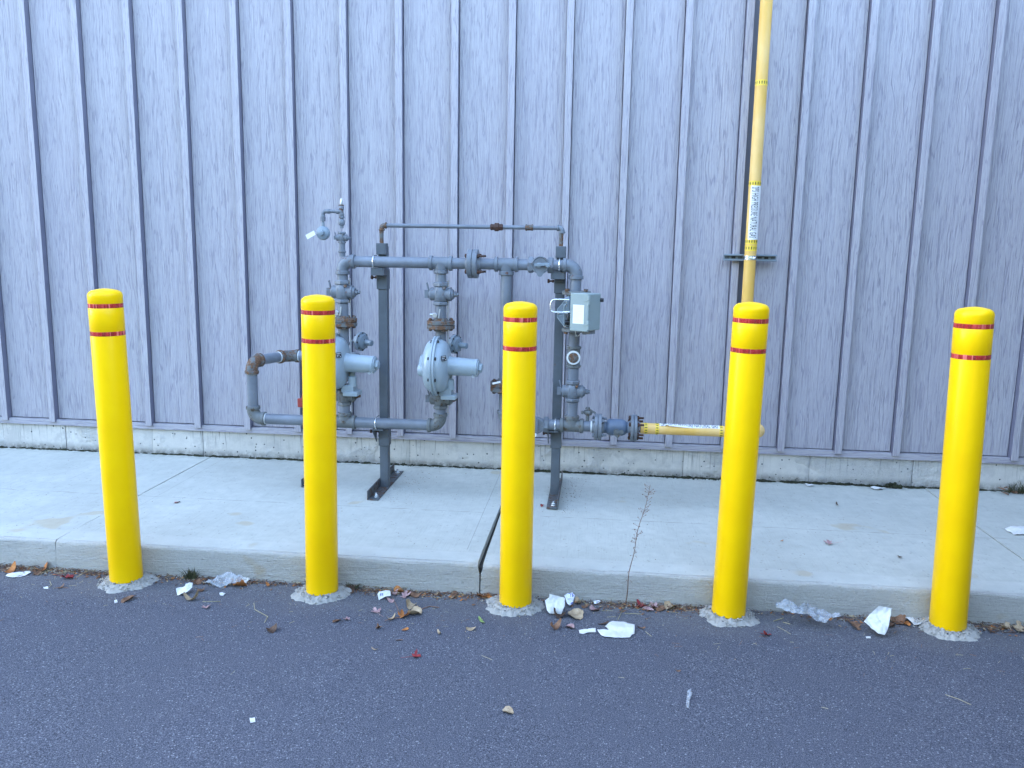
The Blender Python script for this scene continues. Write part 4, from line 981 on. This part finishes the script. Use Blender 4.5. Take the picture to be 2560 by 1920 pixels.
for x0, n in ((xx(474+100, .17, 6.04), 30), (xx(1040, .17, 6.04), 80), (xx(1730, .17, 6.04), 40)):
    for k in range(n): blob(m, (x0+rnd.gauss(0, .12), 6.03+rnd.uniform(-.03, .01), SZ-.004), rnd.uniform(.003, .008), 1.3, .7, k)
o = m.build('moss_and_dirt', MOSS, sharp=60); tag(o, 'dark moss and dirt along the crack where pavement meets foundation', 'moss', kind='stuff')
p = V((xx(2229.5, SZ, 6.02), 6.02, SZ)); m = MB()
for k in range(60): blob(m, (p.x+rnd.gauss(0, .03), p.y+rnd.uniform(-.03, .02), SZ-.003+max(0, rnd.gauss(.008, .008))), rnd.uniform(.006, .014), 1.2, .9, k)
o = m.build('moss_clump', MOSS, sharp=60); tag(o, 'round dark green moss cushion at the foundation, right of the fourth bollard', 'moss')

# ------------------------------------------------------------------ leaves and litter
def leaf_outline(kind, rnd):
    if kind == 'maple':
        pts = []; lobes = [(-2.2, .55), (-1.2, .85), (0, 1.05), (1.2, .85), (2.2, .55)]
        for i, (a, r) in enumerate(lobes):
            for da, rr in ((-.36, .62), (-.22, .82), (-.12, .78), (0, 1.0), (.12, .78), (.22, .82), (.36, .62)):
                pts.append((math.pi/2-(a+da), r*rr*(1+rnd.uniform(-.08, .08))))
            if i < 4: pts.append((math.pi/2-(a+.56), .34))
        pts.append((math.pi/2-math.pi, .12)); return [(r*math.cos(a), r*math.sin(a)) for a, r in pts]
    if kind == 'oak':
        n = 44; return [((.30+.13*math.cos(k/n*2*math.pi*7))*math.cos(k/n*2*math.pi)*1.25, math.sin(k/n*2*math.pi)*.95) for k in range(n)]
    if kind == 'oval':
        n = 26; return [(.42*math.cos(k/n*2*math.pi)*(1+.06*rnd.uniform(-1, 1)), math.sin(k/n*2*math.pi)) for k in range(n)]
    if kind == 'slim':
        n = 22; return [(.24*math.cos(k/n*2*math.pi), math.sin(k/n*2*math.pi)) for k in range(n)]
    n = 26; return [(.72*math.cos(k/n*2*math.pi)*(1+.12*rnd.uniform(-1, 1)), .9*math.sin(k/n*2*math.pi)*(1+.1*rnd.uniform(-1, 1))) for k in range(n)]
def sheet(outline, s, curl, fold, rnd, lift=.004, stem=0, rings=5):
    """a thin sheet, bent: rings from the centre out to the outline"""
    m = MB(); n = len(outline); vs = [V((0, 0, 0))]; ph = rnd.uniform(0, 9)
    for j in range(1, rings+1):
        t_ = j/rings
        for (x, y) in outline: vs.append(V((x*t_, y*t_, 0)))
    ca = rnd.uniform(0, math.pi); out = []
    for v_ in vs:
        u = v_.x*math.cos(ca)+v_.y*math.sin(ca); q = v_.length
        z = curl*u*u + fold*abs(v_.x)*.7 + .10*noise.noise(V((v_.x*2.3+ph, v_.y*2.3, 1)))+.05*noise.noise(V((v_.x*6+ph, v_.y*6, 2)))
        k = 1-.35*min(1, abs(curl)*q*q*.5); out.append(V((v_.x*k, v_.y*k, z))*s)
    zmin = min(v_.z for v_ in out); out = [v_+V((0, 0, lift-zmin)) for v_ in out]
    top = out; bot = [v_-V((0, 0, .0006)) for v_ in out]; N0 = len(out)
    fs = [(0, 1+k, 1+(k+1) % n) for k in range(n)]
    for j in range(rings-1):
        for k in range(n):
            a = 1+j*n+k; b_ = 1+j*n+(k+1) % n; fs.append((a, a+n, b_+n, b_))
    m.add(top, fs); m.add(bot, [tuple(reversed(f)) for f in fs])
    rim = 1+(rings-1)*n; m.f += [(rim+k, rim+N0+k, rim+N0+(k+1) % n, rim+(k+1) % n) for k in range(n)]; m.m += [m.mi]*n
    if stem: m.tube([V((0, -.1*s, lift)), V((.1*s, -.9*s, lift*.7)), V((.25*s, -stem*s, .0015))], .0008, 6)
    return m
def place(m, name, mat, p, rot, label, cat, group=None, tilt=(0, 0), sx=1.0):
    o = m.build(name, mat, sharp=80); o.location = p; o.rotation_euler = (tilt[0], tilt[1], rot); o.scale = (1, sx, 1); tag(o, label, cat, group); return o
def gp(px, py, slab=False):
    p = gz(px, py, SZ if slab else 0.0)
    if not slab:
        if p.y > 4.085: p = V((xx(px, 0, 4.085), 4.085, 0))
        p.z = ground_z(p.x, p.y)
    return p+V((0, 0, .0005))
PXM = 1/495.0                      # metres per picture pixel near the kerb
LV = [ # px, py, size(px), kind, colour, curl, on slab, label
 (107,1424,24,'round','orange',.9,0,'bright orange cupped leaf standing against the kerb at the far left'),
 (26,1431,26,'oval','orange',.8,0,'folded orange brown leaf in the corner left of the long white scrap'),
 (92,1437,22,'maple','brown',.5,0,'dull brown maple leaf just right of the long white scrap'),
 (165,1446,28,'maple','red',.5,0,'dark red maple leaf at the kerb left of the leftmost bollard'),
 (153,1470,16,'slim','brown',.6,0,'thin brown leaf curl on the asphalt left of the leftmost bollard'),
 (322,1500,24,'oval','brown',.9,0,'curled brown leaf just in front of the leftmost bollard footing'),
 (506,1478,14,'oval','brown',.9,0,'small brown leaf right of the torn white paper left of the second bollard'),
 (480,1501,24,'oval','tan',1.1,0,'curled tan leaf on the asphalt below the torn white paper'),
 (515,1520,16,'maple','pink',.6,0,'small pinkish maple leaf lowest of the litter left of the second bollard'),
 (576,1446,18,'round','orange',.8,0,'orange leaf against the kerb above the clear film scrap'),
 (599,1466,26,'round','orange',1.0,0,'large cupped orange brown leaf beside the clear film scrap'),
 (495,1461,24,'maple','brown',.7,0,'crumpled brown leaf heaped beside the grass tuft'),
 (530,1457,20,'oval','dark',.8,0,'dark dead leaf lying at the kerb between grass tuft and clear film'),
 (443,1257,12,'oval','red',.2,1,'tiny red leaf lying on the pavement right of the leftmost bollard'),
 (671,1466,13,'oval','orange',.8,0,'small orange leaf by the kerb just left of the second bollard footing'),
 (872,1480,22,'round','dark',.8,0,'dark dead leaf heap at the kerb right of the second bollard'),
 (985,1486,17,'oval','pink',.7,0,'pinkish leaf touching the paper scrap with blue print'),
 (996,1479,18,'round','orange',.7,0,'orange leaf behind the paper scrap with blue print'),
 (1010,1491,24,'maple','pink',.6,0,'mauve maple leaf right of the paper scrap with blue print'),
 (1034,1490,22,'oval','brown',.7,0,'brown leaf at the kerb, rightmost beside the paper scrap with blue print'),
 (976,1503,14,'oval','pink',.8,0,'small pink leaf below the paper scrap with blue print'),
 (941,1531,20,'maple','pink',.7,0,'pink maple leaf alone on the asphalt left of the orange leaf cluster'),
 (1028,1518,22,'round','tan',1.2,0,'grey tan cupped leaf at the top of the orange leaf cluster'),
 (1037,1536,24,'round','tan',1.1,0,'beige curled leaf right of the orange leaf cluster'),
 (1005,1543,28,'maple','orange',1.1,0,'orange curled leaf in the middle of the cluster between two bollards'),
 (979,1550,18,'oval','tan',.9,0,'tan leaf at the lower left of the orange leaf cluster'),
 (842,1554,14,'oval','brown',.9,0,'small brown leaf on the asphalt right of the second bollard'),
 (870,1549,15,'maple','pink',.6,0,'small pale pink maple leaf right of the second bollard'),
 (679,1577,18,'round','dark',.9,0,'dark brown curled leaf on open asphalt below the second bollard'),
 (1135,1489,22,'oval','brown',.7,0,'brown leaf strip lying along the kerb left of the wide crack'),
 (1202,1479,24,'maple','brown',.9,0,'brown maple leaf propped on the kerb under the wide crack'),
 (1210,1491,30,'oval','orange',.9,0,'large orange leaf at the kerb under the wide crack'),
 (1236,1494,24,'round','orange',.9,0,'orange brown leaf tucked against the third bollard footing'),
 (1203,1554,20,'slim','green',.3,0,'pale green narrow leaf on the asphalt left of the third bollard'),
 (1177,1575,14,'oval','tan',.6,0,'tan leaf on the asphalt below the green leaf'),
 (1099,1585,13,'slim','tan',.6,0,'narrow tan leaf on the asphalt between orange cluster and green leaf'),
 (1013,1575,10,'oval','orange',.6,0,'tiny orange leaf just below the orange leaf cluster'),
 (945,1572,15,'maple','brown',.9,0,'tangled brown leaf below left of the orange leaf cluster'),
 (998,1602,10,'slim','brown',.6,0,'tiny brown leaf bit below the orange leaf cluster'),
 (937,1626,10,'slim','tan',.6,0,'tiny tan leaf curl left of the bright red leaf'),
 (1036,1643,18,'maple','red',.7,0,'bright red leaf alone on the open asphalt below the orange cluster'),
 (1270,1780,15,'round','tan',.9,0,'small tan curled leaf lowest in the photo on the asphalt'),
 (1694,1680,8,'oval','brown',.9,0,'tiny brown leaf on open asphalt below the fourth bollard, to its left'),
 (1445,1507,18,'oval','tan',.8,0,'tan leaf right of the printed wrapper'),
 (1486,1526,17,'round','pink',.9,0,'pinkish cupped leaf on the asphalt left of the weed stem'),
 (1463,1517,12,'oval','brown',.7,0,'small brown leaf between printed wrapper and pinkish cupped leaf'),
 (1398,1540,22,'round','dark',.9,0,'dark brown leaf just below the tall folded white paper'),
 (1439,1540,28,'round','tan',.5,0,'broad light brown leaf right of the dark leaf under the folded paper'),
 (1386,1572,22,'oval','brown',1.1,0,'brown curled leaf on the asphalt below right of the third bollard'),
 (1425,1569,15,'round','pink',.9,0,'pale pinkish leaf curl above the narrow white strip'),
 (1509,1561,16,'slim','dark',.8,0,'dark thin leaf at the top left of the big white card'),
 (1604,1571,14,'slim','brown',.8,0,'thin brown leaf right of the big white card'),
 (1607,1506,26,'maple','red',.6,0,'red maple leaf at the kerb right of the weed stem'),
 (1637,1514,28,'maple','pink',.6,0,'mauve maple leaf beside the red maple leaf at the kerb'),
 (1653,1524,20,'oval','brown',.7,0,'brown leaf below the mauve maple leaf at the kerb'),
 (1675,1516,22,'round','tan',.8,0,'golden tan leaf at the right end of the maple leaf pile'),
 (1620,1525,18,'oval','pink',.7,0,'dusty pink leaf below the red maple leaf at the kerb'),
 (1590,1519,16,'oval','dark',.7,0,'dark leaf at the left end of the maple leaf pile'),
 (1357,1265,9,'round','red',1.0,1,'rusty red leaf curl on the pavement beside the right post foot'),
 (2137,1565,28,'oak','brown',.5,0,'brown lobed leaf on the asphalt left of the crumpled white paper'),
 (2243,1552,26,'round','brown',.7,0,'brown leaf heaped right of the crumpled white paper'),
 (2262,1560,20,'oval','orange',.8,0,'orange brown leaf between crumpled white paper and rightmost bollard'),
 (2228,1566,18,'oval','dark',.8,0,'dark leaf low against the crumpled white paper, on its right'),
 (2300,1545,15,'oval','tan',.8,0,'tan leaf tucked against the left side of the rightmost bollard'),
 (1917,1589,20,'maple','red',.7,0,'red crumpled leaf on the asphalt below right of the fourth bollard'),
 (2481,1581,18,'maple','brown',.8,0,'reddish brown leaf on the asphalt right of the rightmost bollard'),
 (2512,1566,22,'oak','tan',.6,0,'tan lobed leaf near the right edge, left of the larger one'),
 (2546,1575,26,'oak','tan',.6,0,'large tan lobed leaf cut by the right edge'),
 (2075,1359,18,'maple','pink',.5,1,'dusty pink leaf with stalk lying on the pavement right of the fourth bollard'),
 (2250,1394,8,'oval','dark',.3,1,'small dark leaf bit on the pavement left of the rightmost bollard'),
 (2092,1262,11,'slim','dark',.4,1,'dark leaf sliver on the pavement far back near the wall'),
 (1955,1353,6,'oval','orange',.4,1,'tiny orange leaf bit on the pavement right of the fourth bollard'),
]
rnd = random.Random(21); GL = 'autumn leaves scattered along the kerb'
for px, py, sz, kd, colr, curl, slab, lab in LV:
    s = sz*PXM*1.0*(1.0 if not slab else 1.15)
    stem = 1.7 if kd == 'maple' and sz > 15 else 0
    m = sheet(leaf_outline(kd, rnd), s, curl*rnd.uniform(.7, 1.2), .25 if kd != 'round' else .1, rnd, .002+.001*rnd.random(), stem)
    place(m, 'fallen_leaf', LEAFM[colr], gp(px, py, slab), rnd.uniform(0, 6.28), lab, 'leaf', GL, (rnd.uniform(-.25, .25), rnd.uniform(-.25, .25)))

def poly_sheet(pts, seed, amp=.15, fine=.05, thick=.0008, ctr=None, lean=0):
    """outline given as picture pixels of a sheet lying on / leaning over the ground -> bent sheet"""
    rnd = random.Random(seed); c0 = ctr; m = MB()
    if lean:
        nrm = V((0, -math.sin(lean), math.cos(lean))); o0 = V((0, 0, CAM_H)); yl = max(p[1] for p in pts); base = gz(sum(p[0] for p in pts)/len(pts), yl); Q = []
        for x, y in pts:
            d = ray(x, y); Q.append(o0+d*((base-o0).dot(nrm)/d.dot(nrm))-base)
        P = [V((p.x, p.y*math.cos(lean)+p.z*math.sin(lean), 0)) for p in Q]; mid_ = sum(P, V((0, 0, 0)))/len(P); P = [p-mid_ for p in P]
    else: P = [gz(x, y) - c0 for x, y in pts]; P = [V((p.x, p.y, 0)) for p in P]
    # densify
    D = []
    for a, b_ in zip(P, P[1:]+P[:1]):
        n = max(1, int((b_-a).length/.008)); D += [a.lerp(b_, k/n) for k in range(n)]
    rings = 11; n = len(D); vs = [V((0, 0, 0))]+[d*(j/rings) for j in range(1, rings+1) for d in D]
    S_ = max(d.length for d in D); out = []
    for v_ in vs:
        z = S_*(amp*noise.noise(V((v_.x/S_*1.2+seed, v_.y/S_*1.2, 0)))+amp*.7*abs(noise.noise(V((v_.x/S_*2.1, v_.y/S_*2.1+seed, 3))))+fine*noise.noise(V((v_.x/S_*6, v_.y/S_*6, seed)))); out.append(V((v_.x, v_.y, z)))
    zm = min(v_.z for v_ in out); out = [v_+V((0, 0, .0015-zm)) for v_ in out]; N0 = len(out)
    if lean:
        cl, sl_ = math.cos(lean), math.sin(lean); out = [V((v_.x+mid_.x, (v_.y+mid_.y)*cl-v_.z*sl_, max(.001, (v_.y+mid_.y)*sl_+v_.z*cl))) for v_ in out]
    fs = [(0, 1+k, 1+(k+1) % n) for k in range(n)]+[(1+j*n+k, 1+(j+1)*n+k, 1+(j+1)*n+(k+1) % n, 1+j*n+(k+1) % n) for j in range(rings-1) for k in range(n)]
    m.add(out, fs); m.add([v_-V((0, 0, thick)) for v_ in out], [tuple(reversed(f)) for f in fs])
    rim = 1+(rings-1)*n; m.f += [(rim+k, rim+N0+k, rim+N0+(k+1) % n, rim+(k+1) % n) for k in range(n)]; m.m += [0]*n
    return m
def litter(name, pts, mat, seed, label, cat, amp=.15, fine=.05, slab=False, lean=0):
    cx = sum(p[0] for p in pts)/len(pts); cy = sum(p[1] for p in pts)/len(pts); z = SZ if slab else 0
    c0 = gz(cx, cy, 0); real = gz(cx, cy, z); m = poly_sheet(pts, seed, amp, fine, ctr=c0, lean=R_(lean))
    if lean: real = gz(cx, max(p[1] for p in pts), 0)
    if slab:
        k = (CAM_H-SZ)/CAM_H; m.v = [(x*k, y*k, zz) for x, y, zz in m.v]
    o = m.build(name, mat, sharp=110); real.z = z+(0 if slab else ground_z(real.x, real.y))+.001
    o.location = real; tag(o, label, cat); return o
def z1(x, y): return (x/3.456, 1080+y/3.456)
def z2(x, y): return (600+x/3.456, 1080+y/3.456)
def z3(x, y): return (1200+x/3.687, 1200+y/3.687)
def z4(x, y): return (1800+x/2.91, 1080+y/2.91)
litter('paper_scrap', [z1(50,1255),z1(60,1235),z1(150,1225),z1(250,1210),z1(272,1222),z1(230,1245),z1(160,1264),z1(90,1266)], PAPER, 1, 'long narrow white paper scrap lying at the far left by the kerb', 'paper', .06)
litter('paper_scrap', [z1(1525,1370),z1(1560,1345),z1(1590,1350),z1(1612,1330),z1(1672,1318),z1(1665,1355),z1(1625,1400),z1(1590,1412),z1(1535,1420)], PAPER, 2, 'torn crumpled white paper left of the second bollard', 'paper', .25, .1, lean=25)
litter('paper_scrap', [z1(1895,1395),z1(1920,1390),z1(1950,1400),z1(1930,1420),z1(1900,1418)], PAPER, 3, 'small white paper chip right of the torn paper', 'paper')
litter('paper_scrap', [z1(985,1460),z1(1010,1455),z1(1018,1475),z1(990,1483)], PAPER, 4, 'tiny white chip in front of the leftmost bollard', 'paper')
litter('paper_scrap', [z1(375,1345),z1(415,1345),z1(418,1360),z1(378,1362)], PAPER, 5, 'small white chip on the asphalt left of the leftmost bollard', 'paper')
litter('plastic_film', [z1(1770,1320),z1(1850,1310),z1(1900,1290),z1(1960,1265),z1(2060,1275),z1(2110,1290),z1(2080,1320),z1(1960,1335),z1(1900,1350),z1(1800,1340)], FILM, 6, 'crinkled clear plastic film scrap at the kerb left of the second bollard', 'plastic film', .25, .12, lean=14)
litter('paper_scrap', [z2(0,1290),z2(40,1275),z2(95,1285),z2(60,1310),z2(45,1330),z2(10,1315)], PAPER, 7, 'folded white scrap at the kerb beside the large cupped orange leaf', 'paper', .3)
o = litter('printed_paper', [z2(1190,1405),z2(1205,1385),z2(1260,1370),z2(1300,1375),z2(1305,1420),z2(1250,1430),z2(1220,1440),z2(1200,1455)], PAPER, 8, 'white paper scrap with blue print at the kerb right of the second bollard', 'paper', .25, lean=38)
m = MB(); rl_ = Matrix.Rotation(R_(38), 3, 'X'); c_ = V((-.020, .016, .026)); m.box(c_, (.004, .014, .0012), rl_); m.box(c_+V((.009, .001, .0)), (.003, .014, .0012), rl_); b_ = m.build('print_mark', INKB, None); b_.parent = o
litter('folded_paper', [z3(640,1050),z3(785,1085),z3(782,1160),z3(750,1235),z3(640,1228),z3(618,1200),z3(600,1110),z3(640,1078)], PAPER, 9, 'large folded white paper standing right of the third bollard', 'paper', .22, .05, lean=58)
litter('paper_scrap', [z3(478,995),z3(500,1010),z3(500,1045),z3(478,1052)], PAPER, 10, 'white paper edge peeping out behind the third bollard', 'paper')
WR, t, b = new_mat('printed_wrapper'); N = NT(t); v = N.coord(); vo = N.n('ShaderNodeTexVoronoi'); vo.inputs['Scale'].default_value = 60; N.l(v, vo.inputs['Vector'])
N.l(N.ramp(N.sep(vo.outputs['Color'])[0], [(0, (.75, .76, .78)), (.55, (.7, .72, .76)), (.62, (.08, .1, .3)), (.8, (.6, .62, .7)), (.88, (.5, .06, .06)), (.95, (.7, .7, .72))], 'CONSTANT'), b.inputs['Base Color']); b.inputs['Roughness'].default_value = .4
litter('printed_wrapper', [z3(775,1070),z3(850,1050),z3(875,1075),z3(860,1130),z3(830,1170),z3(800,1140),z3(790,1100)], WR, 11, 'crumpled wrapper with blue and red print beside the folded white paper', 'wrapper', .4, .2, lean=35)
litter('wrapper_scrap', [z3(1045,1125),z3(1085,1112),z3(1115,1125),z3(1090,1145),z3(1055,1143)], WR, 12, 'small red and white wrapper scrap at the kerb left of the weed stem', 'wrapper', .3)
litter('white_card', [z3(1225,1303),z3(1330,1312),z3(1427,1345),z3(1425,1420),z3(1400,1430),z3(1383,1458),z3(1260,1457),z3(1145,1458),z3(1110,1430),z3(1080,1385),z3(1120,1380),z3(1190,1385),z3(1152,1358)], PAPER, 13, 'biggest white card with a torn notch, on the asphalt between third and fourth bollards', 'card', .07, .02)
litter('paper_strip', [z3(912,1390),z3(960,1382),z3(1065,1372),z3(1070,1408),z3(1000,1412),z3(945,1422),z3(918,1415)], PAPER, 14, 'narrow white strip lying just left of the biggest white card', 'paper', .08)
# clear bag: two crumpled lobes
def bag(pts, seed, amp): return pts
o = litter('plastic_bag', [z4(530,1325),z4(610,1280),z4(660,1262),z4(720,1285),z4(800,1330),z4(850,1370),z4(860,1400),z4(790,1398),z4(760,1425),z4(700,1410),z4(620,1375),z4(520,1365),z4(450,1335),z4(400,1305),z4(392,1285),z4(440,1275),z4(500,1290)], FILM, 15, 'crumpled clear plastic bag at the kerb right of the fourth bollard', 'plastic bag', .36, .12, lean=30)
litter('crumpled_paper', [z4(1145,1275),z4(1238,1290),z4(1222,1380),z4(1205,1450),z4(1185,1487),z4(1140,1475),z4(1085,1430),z4(1040,1385),z4(1080,1335)], PAPER, 16, 'crumpled white paper on the asphalt left of the rightmost bollard', 'paper', .25, .08, lean=48)
litter('paper_scrap', [z4(1345,1345),z4(1390,1345),z4(1465,1395),z4(1460,1425),z4(1410,1410),z4(1350,1375)], PAPER, 17, 'dirty white scrap against the footing of the rightmost bollard', 'paper', .3)
litter('paper_scrap', [z4(1060,1490),z4(1095,1490),z4(1098,1503),z4(1065,1503)], PAPER, 18, 'small white chip below the crumpled white paper', 'paper')
litter('paper_scrap', [z4(2115,1400),z4(2150,1397),z4(2165,1415),z4(2150,1420),z4(2130,1408)], PAPER, 19, 'small white curl near the right edge above the tan leaves', 'paper')
litter('paper_napkin', [z4(2070,715),z4(2130,705),z4(2260,700),z4(2260,750),z4(2150,755),z4(2110,738)], PAPER, 20, 'flat white napkin on the pavement at the right edge', 'paper', .1, .04, slab=True)
litter('paper_scrap', [z4(615,380),z4(660,382),z4(690,392),z4(640,398)], PAPER, 21, 'small white scrap on the pavement near the wall, left of the moss cushion', 'paper', slab=True)
litter('paper_scrap', [z4(1095,400),z4(1150,402),z4(1192,415),z4(1150,424),z4(1100,415)], PAPER, 22, 'pale paper scrap on the pavement just under the moss cushion', 'paper', slab=True)
litter('white_chip', [(624,1799), (637,1798), (639,1809), (626,1811)], PAPER, 23, 'small square white chip on open asphalt at the lower left', 'paper')
litter('plastic_strip', [(1718,1733), (1727,1727), (1731,1738), (1724,1755), (1722,1776), (1714,1774), (1716,1752)], FILM, 24, 'clear plastic strip on open asphalt below the fourth bollard', 'plastic film', .15)

# twigs and straws long enough to count
def twig(pts, r, mat, label, cat='twig', slab=False):
    P = []
    for i, (x, y) in enumerate(pts):
        p = gz(x, y, SZ if slab else 0); p.z += r+(.0 if slab else ground_z(p.x, p.y))+.003*abs(math.sin(i*1.7)); P.append(p)
    c0 = P[0].copy(); m = MB(); Q = []
    for a, b_ in zip(P, P[1:]): Q += [a.lerp(b_, k/3)-c0 for k in range(3)]
    Q.append(P[-1]-c0); m.tube(Q, r, 7); o = m.build('twig', mat); o.location = c0; tag(o, label, cat, 'twigs and straws on the asphalt')
ST = LEAFM['straw']
twig([z2(120,1480), z2(128,1540), z2(200,1575), z2(240,1600), z2(210,1650)], .0016, ST, 'thin hooked twig on the asphalt just below the second bollard, to its left')
twig([z1(1750,1470), z1(1830,1474), z1(1905,1468)], .0014, ST, 'straight straw on the asphalt left of the second bollard')
twig([z1(430,1290), z1(445,1330), z1(400,1358)], .0016, ST, 'bent twig at the far left in front of the kerb')
twig([z1(480,1350), z1(530,1348), z1(590,1352)], .0014, MST, 'brown twig just left of the leftmost bollard footing')
twig([z2(1315,1430), z2(1350,1500), z2(1375,1560)], .0013, MST, 'dark leaf stalk slanting down toward the orange leaf cluster')
twig([z2(1500,1520), z2(1560,1540), z2(1640,1510), z2(1720,1525)], .0022, MST, 'knotted brown twig right of the orange leaf cluster')
twig([z2(1820,1445), z2(1880,1395)], .0018, ST, 'pale straw leaning at the kerb left of the wide crack')
twig([z3(920,1100), z3(985,1145), z3(1050,1175)], .0022, ST, 'green yellow straw beside the pinkish cupped leaf')
twig([z3(1335,1230), z3(1400,1235), z3(1500,1238)], .0015, ST, 'long pale straw on the asphalt right of the weed stem')
twig([z3(1330,1165), z3(1300,1230), z3(1270,1290)], .0015, ST, 'bent straw slanting down from the weed root')
twig([z3(1120,1200), z3(1225,1208)], .0012, ST, 'short pale straw left of the weed root')
twig([z3(1170,1262), z3(1250,1262)], .0012, ST, 'short yellowish straw above the biggest white card')
twig([z3(1525,1395), z3(1580,1445)], .0014, ST, 'short straw right of the biggest white card')
twig([z4(388,1378), z4(462,1360)], .0022, ST, 'yellow straw left of the plastic bag bottom')
twig([z4(458,1385), z4(510,1402)], .0020, ST, 'short yellow straw just under the plastic bag')
twig([z4(415,1415), z4(460,1440), z4(515,1470)], .0012, ST, 'thin grey straw above the red crumpled leaf')
twig([(2363,1735), (2396,1748), (2428,1762)], .0012, ST, 'thin straw on open asphalt at the lower right')
twig([(1204,1640), (1230,1652)], .0010, ST, 'tiny straw on open asphalt right of the bright red leaf')

# fine dirt, crumbs and needles swept against the kerb, and grit on the slab
rnd = random.Random(5); m = MB(); MATS = [LEAFM['dark'], LEAFM['brown'], LEAFM['straw'], LEAFM['tan'], CONE, LEAFM['orange']]
def crumb(p, s, mi):
    m.mi = mi; m.box(p, (s*rnd.uniform(.8, 2.2), s*rnd.uniform(.6, 1.4), s*rnd.uniform(.3, .8)), Matrix.Rotation(rnd.uniform(0, 3), 3, V((rnd.uniform(-.4, .4), rnd.uniform(-.4, .4), 1)).normalized()))
def needle(p, L, mi):
    m.mi = mi; a = rnd.uniform(-1.2, 1.2) if rnd.random() < .75 else rnd.uniform(0, 3.14); d = V((math.cos(a), math.sin(a), rnd.uniform(-.05, .3)))*L/2; r = rnd.uniform(.0005, .0012); m.tube([p-V((d.x, d.y, 0)), p+V((0, 0, .002)), p+d], r, 4)
def dens(x):
    k = .35+.9*max(0, noise.noise(V((x*1.3, 0, 3)))); 
    for c_, s, a in ((-3.0, .5, 1.3), (-2.0, .25, 1.2), (-1.15, .12, 1.0), (-.85, .2, .9), (-.45, .15, .8), (.2, .2, .8), (.55, .15, 1.0), (1.5, .25, .8), (2.1, .2, 1)): k += a*math.exp(-((x-c_)/s)**2)
    return k
cnt = 0
while cnt < 4200:
    x = rnd.uniform(-3.6, 2.9)
    if rnd.random() > dens(x)/2.2: continue
    cnt += 1; y = 4.112-abs(rnd.gauss(0, .016+.016*dens(x))); z = ground_z(x, y)+.002+max(0, (y-4.085))*.35
    q = rnd.random()
    if q < .6: crumb(V((x, y, z)), rnd.uniform(.0015, .006), rnd.choice((0, 0, 1, 1, 3)))
    elif q < .93: needle(V((x, y, z+.002)), rnd.uniform(.015, .06), rnd.choice((0, 0, 1, 1, 2)))
    else: crumb(V((x, y, z)), rnd.uniform(.003, .007), 4)
for k in range(420):
    x = rnd.uniform(-3.2, 2.6); y = 4.05-abs(rnd.gauss(0, .28)); crumb(V((x, y, ground_z(x, y)+.001)), rnd.uniform(.001, .0035), rnd.choice((0, 1, 2, 3, 4)))
def leafbit(p, L, mi):
    m.mi = mi; a = rnd.uniform(0, 6.28); u = V((math.cos(a), math.sin(a), rnd.uniform(-.1, .4)))*L; w2 = V((-math.sin(a), math.cos(a), rnd.uniform(-.2, .5)))*L*rnd.uniform(.3, .6); b0 = p+V((0, 0, .002+max(0, -u.z, -w2.z)))
    m.add([b0-u*.5, b0+w2*.6, b0+u*.6+V((0, 0, L*.2)), b0-w2*.6, b0+V((0, 0, L*.25))], [(0, 3, 4), (3, 2, 4), (2, 1, 4), (1, 0, 4)])
for k in range(760):
    while True:
        x = rnd.uniform(-3.5, 2.8)
        if rnd.random() < (dens(x)/2.2)**1.5: break
    y = 4.105-abs(rnd.gauss(0, .04)); leafbit(V((x, y, ground_z(x, y))), rnd.uniform(.008, .026), rnd.choice((0, 1, 1, 1, 3, 5, 5)))
for k in range(110):
    x = rnd.uniform(-3.2, 2.6); y = 4.02-abs(rnd.gauss(0, .3)); needle(V((x, y, ground_z(x, y)+.001)), rnd.uniform(.012, .04), rnd.choice((1, 2)))
for k in range(260):
    x = rnd.uniform(-4, 3.3); y = rnd.uniform(4.25, 5.98); crumb(V((x, y, SZ+.0008)), rnd.uniform(.0008, .0028), rnd.choice((0, 0, 1)))
for k in range(500):
    x = rnd.gauss(-1.36, .10) if k % 2 else rnd.gauss(-.18, .06); y = rnd.uniform(5.05, 5.9); crumb(V((x+(y-5.1)*.08, y, SZ+.0008)), rnd.uniform(.0008, .003), rnd.choice((0, 0, 1)))
o = m.build('ground_debris', MATS, smooth=False); tag(o, 'fine dead needles, crumbs and grit swept along the kerb', 'debris', kind='stuff')

for l_ in ('tmp',): pass
